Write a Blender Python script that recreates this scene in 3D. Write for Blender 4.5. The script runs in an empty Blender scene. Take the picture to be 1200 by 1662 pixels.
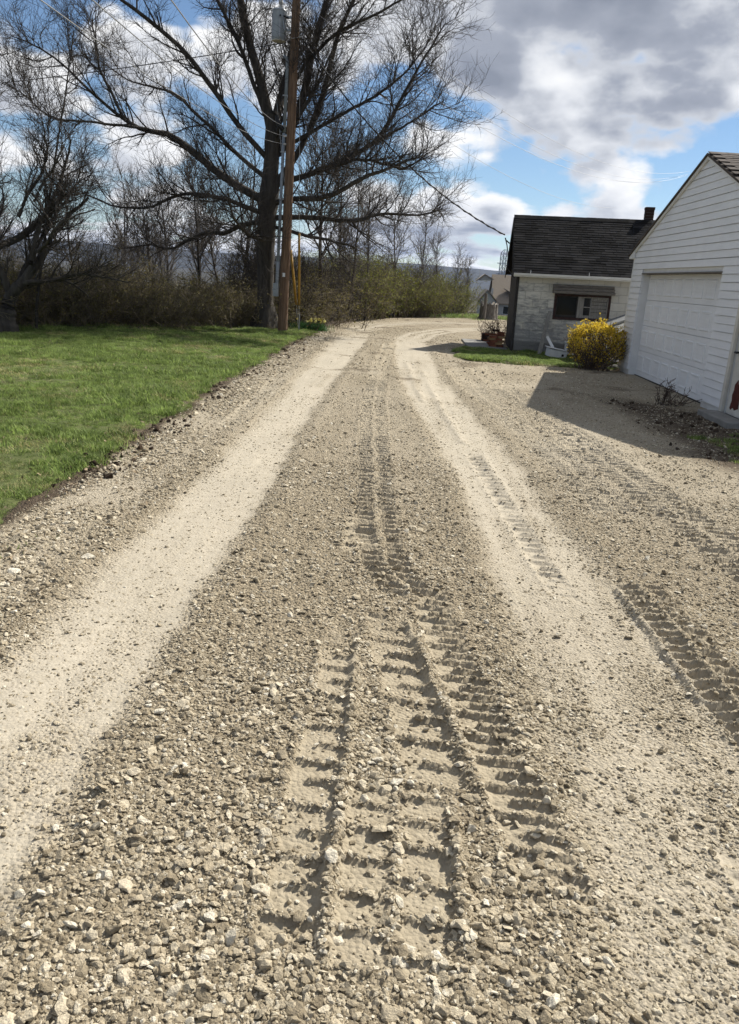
import bpy, bmesh, math, random
import numpy as np
from mathutils import Vector, Matrix

# ------------------------------------------------------------------ camera, sky, sun, exposure
scene = bpy.context.scene
EYE = 1.75
cam_data = bpy.data.cameras.new("camera")
cam = bpy.data.objects.new("camera", cam_data)
scene.collection.objects.link(cam)
scene.camera = cam
cam_data.sensor_fit = 'HORIZONTAL'
cam_data.sensor_width = 36.0
cam_data.lens = 1290.0 / 1200.0 * 36.0
cam_data.clip_start = 0.05
cam_data.clip_end = 20000.0
_right = Vector((0.9964, 0.0519, 0.0663))
_down = Vector((0.0790, -0.2816, -0.9563))
_fwd = Vector((-0.0309, 0.9581, -0.2847))
_fwd.normalize()
_right = (_right - _fwd * _right.dot(_fwd)).normalized()
_up = _right.cross(_fwd).normalized()
cam.matrix_world = Matrix(((_right.x, _up.x, -_fwd.x, 0.0),
                           (_right.y, _up.y, -_fwd.y, 0.0),
                           (_right.z, _up.z, -_fwd.z, EYE),
                           (0, 0, 0, 1)))

SUN_DIR = Vector((0.507, 0.517, 0.690)).normalized()      # towards the sun
SUN_EL = math.asin(SUN_DIR.z)
SUN_AZ = math.atan2(SUN_DIR.x, SUN_DIR.y)

scene.view_settings.view_transform = 'Standard'
scene.view_settings.look = 'None'
scene.view_settings.exposure = 0.60
scene.view_settings.gamma = 1.0
scene.view_settings.use_curve_mapping = False
scene.render.engine = 'CYCLES'
scene.cycles.use_denoising = True
scene.cycles.max_bounces = 4
scene.cycles.diffuse_bounces = 2
scene.cycles.transparent_max_bounces = 4
scene.cycles.caustics_reflective = False
scene.cycles.caustics_refractive = False
scene.cycles.volume_bounces = 0


def build_world():
    w = bpy.data.worlds.new("World")
    scene.world = w
    w.use_nodes = True
    nt = w.node_tree
    nt.nodes.clear()
    N, L = nt.nodes.new, nt.links.new

    def math_(op, a, b=None, clamp=False):
        n = N('ShaderNodeMath'); n.operation = op; n.use_clamp = clamp
        for i, v in enumerate((a, b)):
            if v is None: continue
            if isinstance(v, (int, float)): n.inputs[i].default_value = v
            else: L(v, n.inputs[i])
        return n.outputs[0]

    def vmul(v, s):
        n = N('ShaderNodeVectorMath'); n.operation = 'MULTIPLY'
        L(v, n.inputs[0]); n.inputs[1].default_value = s
        return n.outputs[0]

    def vadd(v, s):
        n = N('ShaderNodeVectorMath'); n.operation = 'ADD'
        L(v, n.inputs[0])
        if isinstance(s, tuple): n.inputs[1].default_value = s
        else: L(s, n.inputs[1])
        return n.outputs[0]

    def noise(v, scale, detail, rough=0.5, dist=0.0):
        n = N('ShaderNodeTexNoise'); n.noise_dimensions = '3D'
        n.inputs['Scale'].default_value = scale; n.inputs['Detail'].default_value = detail
        n.inputs['Roughness'].default_value = rough; n.inputs['Distortion'].default_value = dist
        L(v, n.inputs['Vector'])
        return n.outputs['Fac']

    def sstep(v, a, b, lo=0.0, hi=1.0):
        n = N('ShaderNodeMapRange'); n.interpolation_type = 'SMOOTHSTEP'
        L(v, n.inputs[0])
        for i, q in enumerate((a, b, lo, hi)): n.inputs[i + 1].default_value = q
        return n.outputs[0]

    sky = N('ShaderNodeTexSky'); sky.sky_type = 'NISHITA'; sky.sun_disc = False
    sky.sun_elevation = SUN_EL; sky.sun_rotation = SUN_AZ
    sky.altitude = 200; sky.air_density = 0.95; sky.dust_density = 0.0; sky.ozone_density = 4.0
    tc = N('ShaderNodeTexCoord'); D = tc.outputs['Generated']
    sep = N('ShaderNodeSeparateXYZ'); L(D, sep.inputs[0]); Dz = sep.outputs[2]

    def lumps(v, scale, detail):
        n = N('ShaderNodeTexVoronoi'); n.voronoi_dimensions = '3D'; n.feature = 'F1'; n.normalize = True
        n.inputs['Scale'].default_value = scale; n.inputs['Detail'].default_value = detail
        n.inputs['Roughness'].default_value = 0.45
        L(v, n.inputs['Vector'])
        return n.outputs['Distance']

    def density(off):
        V = vadd(D, off) if off else D
        A = vadd(vmul(V, (1.0, 1.0, 1.75)), SEED)
        big = noise(A, 2.1, 2.0, 0.45)                   # cloud masses
        puff = noise(A, 11.0, 7.0, 0.56, 0.0)            # ragged detail
        cau = math_('SUBTRACT', 1.0, lumps(A, 11.0, 2.0))   # cauliflower heads
        B = vadd(vmul(V, (1.0, 1.0, 6.0)), (3.1, 1.7, 0.4))
        flat = noise(B, 4.6, 6.0, 0.52)                  # stacked layers near the horizon
        fine = math_('ADD', math_('MULTIPLY', puff, 0.16), math_('MULTIPLY', cau, 0.26))
        low = sstep(Dz, 0.0, 0.12, 1.0, 0.0)
        core = math_('ADD', math_('MULTIPLY', big, math_('SUBTRACT', 1.0, low)), math_('MULTIPLY', flat, low))
        return math_('ADD', math_('MULTIPLY', core, 0.64), fine)

    d0 = density(None)
    so = 0.045
    d1 = density((SUN_DIR.x * so * 0.5, SUN_DIR.y * so * 0.5, SUN_DIR.z * so))
    cover = sstep(d0, COV[0], COV[1])
    thick = sstep(d0, COV[0] + 0.005, COV[1] + 0.10)
    toward = sstep(math_('SUBTRACT', d1, d0), -0.045, 0.045)     # more cloud on the sun's side: darker
    dark = math_('ADD', math_('MULTIPLY', thick, 0.85), math_('MULTIPLY', toward, 0.5), clamp=False)
    dark = math_('SUBTRACT', dark, 0.16, clamp=True)
    ramp = N('ShaderNodeValToRGB')
    cr = ramp.color_ramp
    cr.elements[0].position = 0.0; cr.elements[0].color = (10.5, 10.5, 10.5, 1)
    cr.elements[1].position = 1.0; cr.elements[1].color = (2.75, 3.05, 3.7, 1)
    e = cr.elements.new(0.28); e.color = (8.0, 8.2, 8.6, 1)
    e = cr.elements.new(0.62); e.color = (3.9, 4.2, 4.9, 1)
    L(dark, ramp.inputs[0])
    cmix = N('ShaderNodeMix'); cmix.data_type = 'RGBA'
    L(cover, cmix.inputs[0]); L(sky.outputs[0], cmix.inputs[6]); L(ramp.outputs[0], cmix.inputs[7])
    bg = N('ShaderNodeBackground'); bg.inputs[1].default_value = 0.066
    L(cmix.outputs[2], bg.inputs[0])
    out = N('ShaderNodeOutputWorld'); L(bg.outputs[0], out.inputs[0])
    w.cycles.sampling_method = 'MANUAL'
    w.cycles.sample_map_resolution = 1024


SEED = (8.8, 1.1, 6.05)
COV = (0.552, 0.588)
build_world()

sun_data = bpy.data.lights.new("sun", 'SUN')
sun_data.energy = 5.0
sun_data.angle = math.radians(0.53)
sun_data.color = (1.0, 0.955, 0.875)
sun = bpy.data.objects.new("sun", sun_data)
scene.collection.objects.link(sun)
sun.rotation_euler = SUN_DIR.to_track_quat('Z', 'Y').to_euler()

# ------------------------------------------------------------------ helpers
RNG = np.random.default_rng(7)
random.seed(7)
COL = scene.collection


def link(o, parent=None):
    COL.objects.link(o)
    if parent is not None:
        o.parent = parent
    return o


def tag(o, label=None, cat=None, group=None, kind=None):
    if label: o["label"] = label
    if cat: o["category"] = cat
    if group: o["group"] = group
    if kind: o["kind"] = kind
    return o


def empty(name, loc=(0, 0, 0), rot=(0, 0, 0), label=None, cat=None, group=None):
    o = bpy.data.objects.new(name, None)
    o.empty_display_size = 0.2
    o.location = loc
    o.rotation_euler = rot
    link(o)
    return tag(o, label, cat, group)


def mesh_np(name, verts, faces, mat=None, smooth=False):
    """verts (n,3); faces: list of int arrays (m,k), each with its own k"""
    me = bpy.data.meshes.new(name)
    verts = np.ascontiguousarray(verts, dtype=np.float32)
    if not isinstance(faces, (list, tuple)):
        faces = [faces]
    faces = [np.asarray(f, dtype=np.int32) for f in faces if len(f)]
    loops = np.concatenate([f.ravel() for f in faces])
    tot = np.concatenate([np.full(len(f), f.shape[1], dtype=np.int32) for f in faces])
    start = np.concatenate([[0], np.cumsum(tot)[:-1]]).astype(np.int32)
    me.vertices.add(len(verts)); me.vertices.foreach_set("co", verts.ravel())
    me.loops.add(len(loops)); me.loops.foreach_set("vertex_index", loops)
    me.polygons.add(len(tot)); me.polygons.foreach_set("loop_start", start)
    try: me.polygons.foreach_set("loop_total", tot)
    except Exception: pass
    if smooth: me.polygons.foreach_set("use_smooth", np.ones(len(tot), dtype=bool))
    me.update(calc_edges=True)
    me.validate()
    if mat is not None: me.materials.append(mat)
    return me


def obj(name, me, parent=None, loc=None, rot=None):
    o = bpy.data.objects.new(name, me)
    link(o, parent)
    if loc is not None: o.location = loc
    if rot is not None: o.rotation_euler = rot
    return o


class MB:
    """collects boxes, prisms and tubes into one mesh"""
    def __init__(self): self.v = []; self.f = []
    def add(self, vs, fs):
        b = len(self.v); self.v += [tuple(p) for p in vs]; self.f += [tuple(i + b for i in f) for f in fs]; return self
    def box(self, x0, x1, y0, y1, z0, z1):
        return self.add([(x0, y0, z0), (x1, y0, z0), (x1, y1, z0), (x0, y1, z0), (x0, y0, z1), (x1, y0, z1), (x1, y1, z1), (x0, y1, z1)],
                        [(3, 2, 1, 0), (4, 5, 6, 7), (0, 1, 5, 4), (1, 2, 6, 5), (2, 3, 7, 6), (3, 0, 4, 7)])
    def prism(self, poly, axis, a, b):
        """poly: 2D points; axis 'x': poly is (y,z) extruded a..b; 'y': (x,z); 'z': (x,y)"""
        n = len(poly)
        def P(p, t): return {'x': (t, p[0], p[1]), 'y': (p[0], t, p[1]), 'z': (p[0], p[1], t)}[axis]
        vs = [P(p, a) for p in poly] + [P(p, b) for p in poly]
        fs = [tuple(range(n))[::-1], tuple(range(n, 2 * n))] + [(i, (i + 1) % n, n + (i + 1) % n, n + i) for i in range(n)]
        return self.add(vs, fs)
    def bar(self, p0, p1, w, h, up=(0, 0, 1)):
        p0, p1 = Vector(p0), Vector(p1); d = (p1 - p0).normalized(); s = d.cross(Vector(up))
        if s.length < 1e-4: s = d.cross(Vector((0, 1, 0)))
        s.normalize(); u = s.cross(d).normalized()
        vs = []
        for p in (p0, p1):
            for a, b in ((-1, -1), (1, -1), (1, 1), (-1, 1)): vs.append(p + s * (a * w / 2) + u * (b * h / 2))
        return self.add(vs, [(0, 1, 2, 3), (7, 6, 5, 4), (0, 4, 5, 1), (1, 5, 6, 2), (2, 6, 7, 3), (3, 7, 4, 0)])
    def tube(self, pts, rad, sides=8, cap=True):
        pts = [Vector(p) for p in pts]; n = len(pts)
        if isinstance(rad, (int, float)): rad = [rad] * n
        vs = []; ref = Vector((0.13, 0.31, 0.94))
        for i, p in enumerate(pts):
            t = (pts[min(i + 1, n - 1)] - pts[max(i - 1, 0)]).normalized()
            s = t.cross(ref)
            if s.length < 1e-3: s = t.cross(Vector((1, 0, 0)))
            s.normalize(); u = s.cross(t)
            for k in range(sides):
                a = 2 * math.pi * k / sides
                vs.append(p + (s * math.cos(a) + u * math.sin(a)) * rad[i])
        fs = [(i * sides + k, i * sides + (k + 1) % sides, (i + 1) * sides + (k + 1) % sides, (i + 1) * sides + k) for i in range(n - 1) for k in range(sides)]
        if cap: fs += [tuple(range(sides))[::-1], tuple(range((n - 1) * sides, n * sides))]
        return self.add(vs, fs)
    def mesh(self, name, mat, bevel=0.0, smooth=False):
        me = bpy.data.meshes.new(name); me.from_pydata(self.v, [], self.f)
        bm = bmesh.new(); bm.from_mesh(me)
        bmesh.ops.recalc_face_normals(bm, faces=bm.faces)
        if bevel > 0:
            bmesh.ops.bevel(bm, geom=list(bm.edges), offset=bevel, segments=1, affect='EDGES', clamp_overlap=True)
        bm.to_mesh(me); bm.free()
        if smooth:
            me.polygons.foreach_set("use_smooth", np.ones(len(me.polygons), dtype=bool))
        if mat: me.materials.append(mat)
        return me
    def build(self, name, mat, parent=None, bevel=0.0, smooth=False):
        return obj(name, self.mesh(name, mat, bevel, smooth), parent)


# value noise ---------------------------------------------------------------
def _hash(ix, iy, seed):
    h = (ix.astype(np.int64) * 374761393 + iy.astype(np.int64) * 668265263 + seed * 1442695041) & 0xFFFFFFFF
    h = ((h ^ (h >> 13)) * 1274126177) & 0xFFFFFFFF
    h = h ^ (h >> 16)
    return (h & 0xFFFF) / 65535.0


def vnoise(x, y, seed=0):
    ix = np.floor(x).astype(np.int64); iy = np.floor(y).astype(np.int64)
    fx = x - ix; fy = y - iy
    fx = fx * fx * (3 - 2 * fx); fy = fy * fy * (3 - 2 * fy)
    a = _hash(ix, iy, seed); b = _hash(ix + 1, iy, seed); c = _hash(ix, iy + 1, seed); d = _hash(ix + 1, iy + 1, seed)
    return (a + (b - a) * fx) * (1 - fy) + (c + (d - c) * fx) * fy


def fbm(x, y, scale, octaves=4, seed=0, gain=0.5):
    s = np.zeros_like(np.asarray(x, dtype=float)); amp = 1.0; tot = 0.0; f = 1.0 / scale
    for o in range(octaves):
        s += amp * vnoise(x * f + 17.3 * o, y * f - 9.1 * o, seed + o * 31); tot += amp; amp *= gain; f *= 2.03
    return s / tot - 0.5


def sstep(v, a, b):
    t = np.clip((v - a) / (b - a), 0, 1)
    return t * t * (3 - 2 * t)


# ------------------------------------------------------------------ materials
def new_mat(name):
    m = bpy.data.materials.new(name); m.use_nodes = True
    nt = m.node_tree; nt.nodes.clear()
    out = nt.nodes.new('ShaderNodeOutputMaterial'); b = nt.nodes.new('ShaderNodeBsdfPrincipled')
    nt.links.new(b.outputs[0], out.inputs[0])
    b.inputs['Roughness'].default_value = 0.85
    b.inputs['Specular IOR Level'].default_value = 0.25
    return m, nt, b


def n_noise(nt, scale, detail=4, rough=0.55, vec=None, stretch=None):
    n = nt.nodes.new('ShaderNodeTexNoise')
    n.inputs['Scale'].default_value = scale; n.inputs['Detail'].default_value = detail; n.inputs['Roughness'].default_value = rough
    if vec is None:
        vec = nt.nodes.new('ShaderNodeTexCoord').outputs['Object']
    if stretch:
        mp = nt.nodes.new('ShaderNodeMapping'); mp.inputs['Scale'].default_value = stretch
        nt.links.new(vec, mp.inputs[0]); vec = mp.outputs[0]
    nt.links.new(vec, n.inputs['Vector'])
    return n


def n_ramp(nt, fac, stops):
    r = nt.nodes.new('ShaderNodeValToRGB'); cr = r.color_ramp
    while len(cr.elements) < len(stops): cr.elements.new(0.5)
    for e, (p, c) in zip(cr.elements, stops):
        e.position = p; e.color = (c[0], c[1], c[2], 1)
    nt.links.new(fac, r.inputs[0]); return r.outputs[0]


def n_mix(nt, fac, a, b, mode='MIX'):
    m = nt.nodes.new('ShaderNodeMix'); m.data_type = 'RGBA'; m.blend_type = mode
    for sock, v in ((0, fac), (6, a), (7, b)):
        if isinstance(v, (int, float)): m.inputs[sock].default_value = v
        elif isinstance(v, tuple): m.inputs[sock].default_value = (v[0], v[1], v[2], 1)
        else: nt.links.new(v, m.inputs[sock])
    return m.outputs[2]


def n_bump(nt, b, height, strength=0.5, dist=0.02, normal=None):
    u = nt.nodes.new('ShaderNodeBump'); u.inputs['Strength'].default_value = strength; u.inputs['Distance'].default_value = dist
    nt.links.new(height, u.inputs['Height'])
    if normal is not None: nt.links.new(normal, u.inputs['Normal'])
    if b is not None: nt.links.new(u.outputs[0], b.inputs['Normal'])
    return u.outputs[0]


def simple(name, c1, c2, scale=8, detail=5, bump=0.3, bdist=0.01, rough=0.85, stretch=None, metal=0.0, spec=0.25, rand=0.0, coord='Object'):
    m, nt, b = new_mat(name)
    tc = nt.nodes.new('ShaderNodeTexCoord')
    n = n_noise(nt, scale, detail, 0.6, tc.outputs[coord], stretch)
    col = n_ramp(nt, n.outputs['Fac'], [(0.3, c1), (0.72, c2)])
    if rand > 0:
        oi = nt.nodes.new('ShaderNodeObjectInfo')
        hv = nt.nodes.new('ShaderNodeHueSaturation')
        mr = nt.nodes.new('ShaderNodeMapRange'); mr.inputs[3].default_value = 1 - rand; mr.inputs[4].default_value = 1 + rand
        nt.links.new(oi.outputs['Random'], mr.inputs[0]); nt.links.new(mr.outputs[0], hv.inputs['Value'])
        nt.links.new(col, hv.inputs['Color']); col = hv.outputs[0]
    nt.links.new(col, b.inputs['Base Color'])
    b.inputs['Roughness'].default_value = rough; b.inputs['Metallic'].default_value = metal
    b.inputs['Specular IOR Level'].default_value = spec
    if bump: n_bump(nt, b, n.outputs['Fac'], bump, bdist)
    return m


M = {}
M['bark'] = simple('bark', (0.026, 0.023, 0.019), (0.095, 0.083, 0.07), 9, 6, 0.9, 0.03, 0.95, (1, 1, 0.18))
M['twig'] = simple('twig', (0.032, 0.027, 0.023), (0.085, 0.072, 0.06), 4, 2, 0, 0, 0.9)
M['twig_grey'] = simple('twig_grey', (0.085, 0.075, 0.065), (0.17, 0.15, 0.13), 3, 2, 0, 0, 0.9)
M['brush'] = simple('brush', (0.08, 0.065, 0.042), (0.20, 0.165, 0.11), 3, 2, 0, 0, 0.9)
M['dead_twig'] = simple('dead_twig', (0.07, 0.05, 0.04), (0.16, 0.12, 0.09), 6, 2, 0, 0, 0.9)
M['pole_wood'] = simple('pole_wood', (0.075, 0.044, 0.027), (0.26, 0.168, 0.108), 5, 7, 0.6, 0.012, 0.9, (6, 6, 0.35))
M['conduit'] = simple('conduit', (0.20, 0.23, 0.26), (0.27, 0.30, 0.33), 6, 3, 0.05, 0.002, 0.5)
M['steel_grey'] = simple('steel_grey', (0.24, 0.265, 0.29), (0.34, 0.365, 0.39), 5, 4, 0.05, 0.002, 0.45, None, 0.0, 0.5)
M['porcelain'] = simple('porcelain', (0.45, 0.44, 0.42), (0.6, 0.58, 0.55), 9, 2, 0, 0, 0.25, None, 0, 0.5)
M['black_metal'] = simple('black_metal', (0.012, 0.012, 0.013), (0.03, 0.03, 0.03), 9, 3, 0.1, 0.002, 0.5)
M['wire_black'] = simple('wire_black', (0.015, 0.015, 0.016), (0.035, 0.035, 0.035), 5, 2, 0, 0, 0.6)
M['wire_alu'] = simple('wire_alu', (0.35, 0.35, 0.36), (0.5, 0.5, 0.51), 5, 2, 0, 0, 0.35, None, 0.7, 0.5)
M['yellow_guard'] = simple('yellow_guard', (0.33, 0.18, 0.025), (0.43, 0.25, 0.04), 4, 3, 0.05, 0.002, 0.55)
M['steel_lattice'] = simple('steel_lattice', (0.16, 0.17, 0.18), (0.24, 0.25, 0.26), 1, 2, 0, 0, 0.6)
M['trim_white'] = simple('trim_white', (0.66, 0.66, 0.65), (0.76, 0.76, 0.75), 4, 4, 0.05, 0.002, 0.6)
M['brick'] = simple('brick', (0.10, 0.035, 0.022), (0.26, 0.10, 0.055), 7, 5, 0.5, 0.006, 0.95, None, 0, 0.15, 0.35)
M['brick_dark'] = simple('brick_dark', (0.025, 0.016, 0.013), (0.06, 0.034, 0.026), 7, 5, 0.5, 0.006, 0.95, None, 0, 0.15, 0.3)
M['brick_buff'] = simple('brick_buff', (0.22, 0.13, 0.06), (0.40, 0.26, 0.13), 7, 5, 0.5, 0.006, 0.95, None, 0, 0.15, 0.3)
M['concrete'] = simple('concrete', (0.17, 0.165, 0.15), (0.28, 0.27, 0.25), 6, 7, 0.4, 0.006, 0.92)
M['old_wood'] = simple('old_wood', (0.085, 0.075, 0.065), (0.21, 0.19, 0.165), 7, 6, 0.7, 0.008, 0.95, (1, 7, 7))
M['old_wood_v'] = simple('old_wood_v', (0.16, 0.15, 0.135), (0.34, 0.32, 0.29), 7, 6, 0.7, 0.008, 0.95, (7, 7, 0.6))
M['grey_plank'] = simple('grey_plank', (0.13, 0.125, 0.115), (0.26, 0.25, 0.23), 7, 6, 0.6, 0.006, 0.95, (7, 7, 0.6))
M['stump_wood'] = simple('stump_wood', (0.06, 0.052, 0.045), (0.26, 0.235, 0.205), 6, 7, 1.0, 0.05, 0.95, (4, 4, 0.4))
M['dark_red_wood'] = simple('dark_red_wood', (0.03, 0.018, 0.016), (0.075, 0.042, 0.036), 9, 5, 0.5, 0.004, 0.9)
M['dark_paint'] = simple('dark_paint', (0.02, 0.018, 0.017), (0.055, 0.05, 0.045), 9, 5, 0.4, 0.004, 0.85)
M['mortar'] = simple('mortar', (0.24, 0.235, 0.22), (0.36, 0.35, 0.33), 12, 5, 0.4, 0.004, 0.95)
M['grey_sheet'] = simple('grey_sheet', (0.12, 0.125, 0.125), (0.20, 0.205, 0.205), 5, 5, 0.2, 0.004, 0.7)
M['white_sheet'] = simple('white_sheet', (0.55, 0.56, 0.58), (0.70, 0.71, 0.72), 5, 5, 0.1, 0.004, 0.6)
M['red_paint'] = simple('red_paint', (0.06, 0.014, 0.010), (0.12, 0.028, 0.02), 10, 5, 0.2, 0.003, 0.7)
M['cream_door'] = simple('cream_door', (0.55, 0.52, 0.46), (0.68, 0.66, 0.60), 5, 5, 0.1, 0.003, 0.65)
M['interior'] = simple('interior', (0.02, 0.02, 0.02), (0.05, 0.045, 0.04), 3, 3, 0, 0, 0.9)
M['soil'] = simple('soil', (0.040, 0.028, 0.019), (0.115, 0.083, 0.058), 14, 6, 0.9, 0.02, 0.97, None, 0, 0.1, 0.3)
M['dry_leaf'] = simple('dry_leaf', (0.20, 0.145, 0.085), (0.38, 0.30, 0.20), 6, 3, 0, 0, 0.8, None, 0, 0.2, 0.3)
M['house_wall'] = simple('house_wall', (0.42, 0.42, 0.41), (0.50, 0.50, 0.49), 2, 4, 0.1, 0.01, 0.8)
M['house_roof'] = simple('house_roof', (0.20, 0.165, 0.125), (0.27, 0.225, 0.175), 5, 6, 0.3, 0.02, 0.95)
M['house_gable'] = simple('house_gable', (0.32, 0.32, 0.31), (0.40, 0.40, 0.39), 2, 4, 0.1, 0.01, 0.8, (1, 1, 9))
M['plastic_white'] = simple('plastic_white', (0.6, 0.6, 0.58), (0.72, 0.72, 0.70), 5, 3, 0.02, 0.002, 0.4)


def siding_mat():
    m, nt, b = new_mat('white_siding')
    tc = nt.nodes.new('ShaderNodeTexCoord')
    g = n_noise(nt, 1.3, 5, 0.6, tc.outputs['Object'])
    f = n_noise(nt, 22, 4, 0.6, tc.outputs['Object'], (1, 0.08, 1))
    col = n_ramp(nt, g.outputs['Fac'], [(0.25, (0.72, 0.73, 0.745)), (0.7, (0.82, 0.83, 0.845))])
    col = n_mix(nt, 0.12, col, n_ramp(nt, f.outputs['Fac'], [(0.35, (0.35, 0.34, 0.32)), (0.6, (0.7, 0.7, 0.7))]))
    nt.links.new(col, b.inputs['Base Color']); b.inputs['Roughness'].default_value = 0.55
    n_bump(nt, b, f.outputs['Fac'], 0.12, 0.002)
    return m
M['siding'] = siding_mat()


def block_mat():
    m, nt, b = new_mat('painted_block')
    geo = nt.nodes.new('ShaderNodeNewGeometry'); P = geo.outputs['Position']
    oi = nt.nodes.new('ShaderNodeObjectInfo')
    n1 = n_noise(nt, 1.6, 6, 0.65, P); n2 = n_noise(nt, 9, 6, 0.7, P, (0.5, 1, 1.6)); n3 = n_noise(nt, 60, 4, 0.6, P)
    paint = n_ramp(nt, n1.outputs['Fac'], [(0.3, (0.50, 0.475, 0.415)), (0.7, (0.66, 0.635, 0.57))])
    bare = n_ramp(nt, n3.outputs['Fac'], [(0.3, (0.15, 0.152, 0.155)), (0.7, (0.26, 0.262, 0.265))])
    # paint has flaked off most towards the left half and the foot of the wall
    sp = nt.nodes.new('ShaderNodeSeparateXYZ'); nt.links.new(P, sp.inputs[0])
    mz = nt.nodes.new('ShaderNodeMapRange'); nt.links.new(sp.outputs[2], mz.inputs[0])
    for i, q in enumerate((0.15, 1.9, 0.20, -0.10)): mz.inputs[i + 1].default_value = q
    mx = nt.nodes.new('ShaderNodeMapRange'); nt.links.new(sp.outputs[0], mx.inputs[0])
    for i, q in enumerate((2.9, 5.4, 0.07, -0.09)): mx.inputs[i + 1].default_value = q
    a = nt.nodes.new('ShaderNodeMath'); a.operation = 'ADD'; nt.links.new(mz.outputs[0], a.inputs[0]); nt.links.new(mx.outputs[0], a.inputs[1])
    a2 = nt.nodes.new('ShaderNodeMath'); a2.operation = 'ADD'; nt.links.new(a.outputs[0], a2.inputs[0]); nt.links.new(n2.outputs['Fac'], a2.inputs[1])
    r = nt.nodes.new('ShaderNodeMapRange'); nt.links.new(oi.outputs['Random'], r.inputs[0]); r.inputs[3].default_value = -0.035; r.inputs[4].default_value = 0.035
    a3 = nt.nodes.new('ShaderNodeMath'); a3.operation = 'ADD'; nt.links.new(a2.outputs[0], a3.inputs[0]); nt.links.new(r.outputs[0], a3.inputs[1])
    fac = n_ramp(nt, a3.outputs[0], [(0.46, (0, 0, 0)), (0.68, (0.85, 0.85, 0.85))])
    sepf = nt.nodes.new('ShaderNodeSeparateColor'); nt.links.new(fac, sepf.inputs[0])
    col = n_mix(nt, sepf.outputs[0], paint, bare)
    # bare damp footing course
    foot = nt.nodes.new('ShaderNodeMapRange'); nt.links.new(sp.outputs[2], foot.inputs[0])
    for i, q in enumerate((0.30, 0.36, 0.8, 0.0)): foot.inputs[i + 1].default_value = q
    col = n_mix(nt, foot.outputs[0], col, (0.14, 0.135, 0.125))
    nt.links.new(col, b.inputs['Base Color'])
    n_bump(nt, b, n3.outputs['Fac'], 0.4, 0.006)
    return m
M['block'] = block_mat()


def shingle_mat():
    m, nt, b = new_mat('asphalt_shingle')
    geo = nt.nodes.new('ShaderNodeNewGeometry'); oi = nt.nodes.new('ShaderNodeObjectInfo')
    n1 = n_noise(nt, 2.0, 6, 0.6, geo.outputs['Position']); n2 = n_noise(nt, 120, 3, 0.6, geo.outputs['Position'])
    col = n_ramp(nt, n1.outputs['Fac'], [(0.3, (0.008, 0.008, 0.009)), (0.7, (0.022, 0.021, 0.0205))])
    hv = nt.nodes.new('ShaderNodeHueSaturation'); mr = nt.nodes.new('ShaderNodeMapRange')
    mr.inputs[3].default_value = 0.4; mr.inputs[4].default_value = 1.7
    nt.links.new(oi.outputs['Random'], mr.inputs[0]); nt.links.new(mr.outputs[0], hv.inputs['Value']); nt.links.new(col, hv.inputs['Color'])
    nt.links.new(hv.outputs[0], b.inputs['Base Color']); n_bump(nt, b, n2.outputs['Fac'], 0.5, 0.003); b.inputs['Specular IOR Level'].default_value = 0.04
    b.inputs['Roughness'].default_value = 0.9
    return m
M['shingle'] = shingle_mat()
M['shingle_brown'] = simple('shingle_brown', (0.045, 0.038, 0.032), (0.12, 0.10, 0.085), 8, 6, 0.4, 0.01, 0.95, None, 0, 0.15, 0.3)


def glass_mat():
    m, nt, b = new_mat('window_glass')
    b.inputs['Base Color'].default_value = (0.012, 0.014, 0.015, 1); b.inputs['Roughness'].default_value = 0.12
    b.inputs['Specular IOR Level'].default_value = 0.22
    n = n_noise(nt, 3, 2)
    n_bump(nt, b, n.outputs['Fac'], 0.1, 0.01)
    return m
M['glass'] = glass_mat()


def leaf_mat(name, c1, c2, trans=0.35, rand=0.0):
    m, nt, b = new_mat(name)
    geo = nt.nodes.new('ShaderNodeNewGeometry')
    n = n_noise(nt, 5, 3, 0.6, geo.outputs['Position'])
    oi = nt.nodes.new('ShaderNodeObjectInfo')
    ri = nt.nodes.new('ShaderNodeMath'); ri.operation = 'MULTIPLY'; ri.inputs[1].default_value = 0.5
    nt.links.new(geo.outputs['Random Per Island'], ri.inputs[0])
    s = nt.nodes.new('ShaderNodeMath'); s.operation = 'ADD'; nt.links.new(n.outputs['Fac'], s.inputs[0]); nt.links.new(ri.outputs[0], s.inputs[1])
    col = n_ramp(nt, s.outputs[0], [(0.45, c1), (1.0, c2)])
    if rand:
        hv = nt.nodes.new('ShaderNodeHueSaturation'); mr = nt.nodes.new('ShaderNodeMapRange')
        mr.inputs[3].default_value = 1 - rand; mr.inputs[4].default_value = 1 + rand
        nt.links.new(oi.outputs['Random'], mr.inputs[0]); nt.links.new(mr.outputs[0], hv.inputs['Value']); nt.links.new(col, hv.inputs['Color']); col = hv.outputs[0]
    nt.links.new(col, b.inputs['Base Color'])
    t = nt.nodes.new('ShaderNodeBsdfTranslucent'); nt.links.new(col, t.inputs[0])
    mx = nt.nodes.new('ShaderNodeMixShader'); mx.inputs[0].default_value = trans
    out = [n_ for n_ in nt.nodes if n_.type == 'OUTPUT_MATERIAL'][0]
    nt.links.new(b.outputs[0], mx.inputs[1]); nt.links.new(t.outputs[0], mx.inputs[2]); nt.links.new(mx.outputs[0], out.inputs[0])
    b.inputs['Roughness'].default_value = 0.6
    return m
M['leaf_spring'] = leaf_mat('leaf_spring', (0.10, 0.12, 0.022), (0.26, 0.27, 0.05), 0.45)
M['leaf_olive'] = leaf_mat('leaf_olive', (0.10, 0.09, 0.03), (0.23, 0.20, 0.07), 0.4)
M['petal'] = leaf_mat('petal', (0.50, 0.33, 0.03), (0.90, 0.70, 0.08), 0.5)
M['petal_pale'] = leaf_mat('petal_pale', (0.75, 0.62, 0.10), (0.85, 0.80, 0.35), 0.35)
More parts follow.
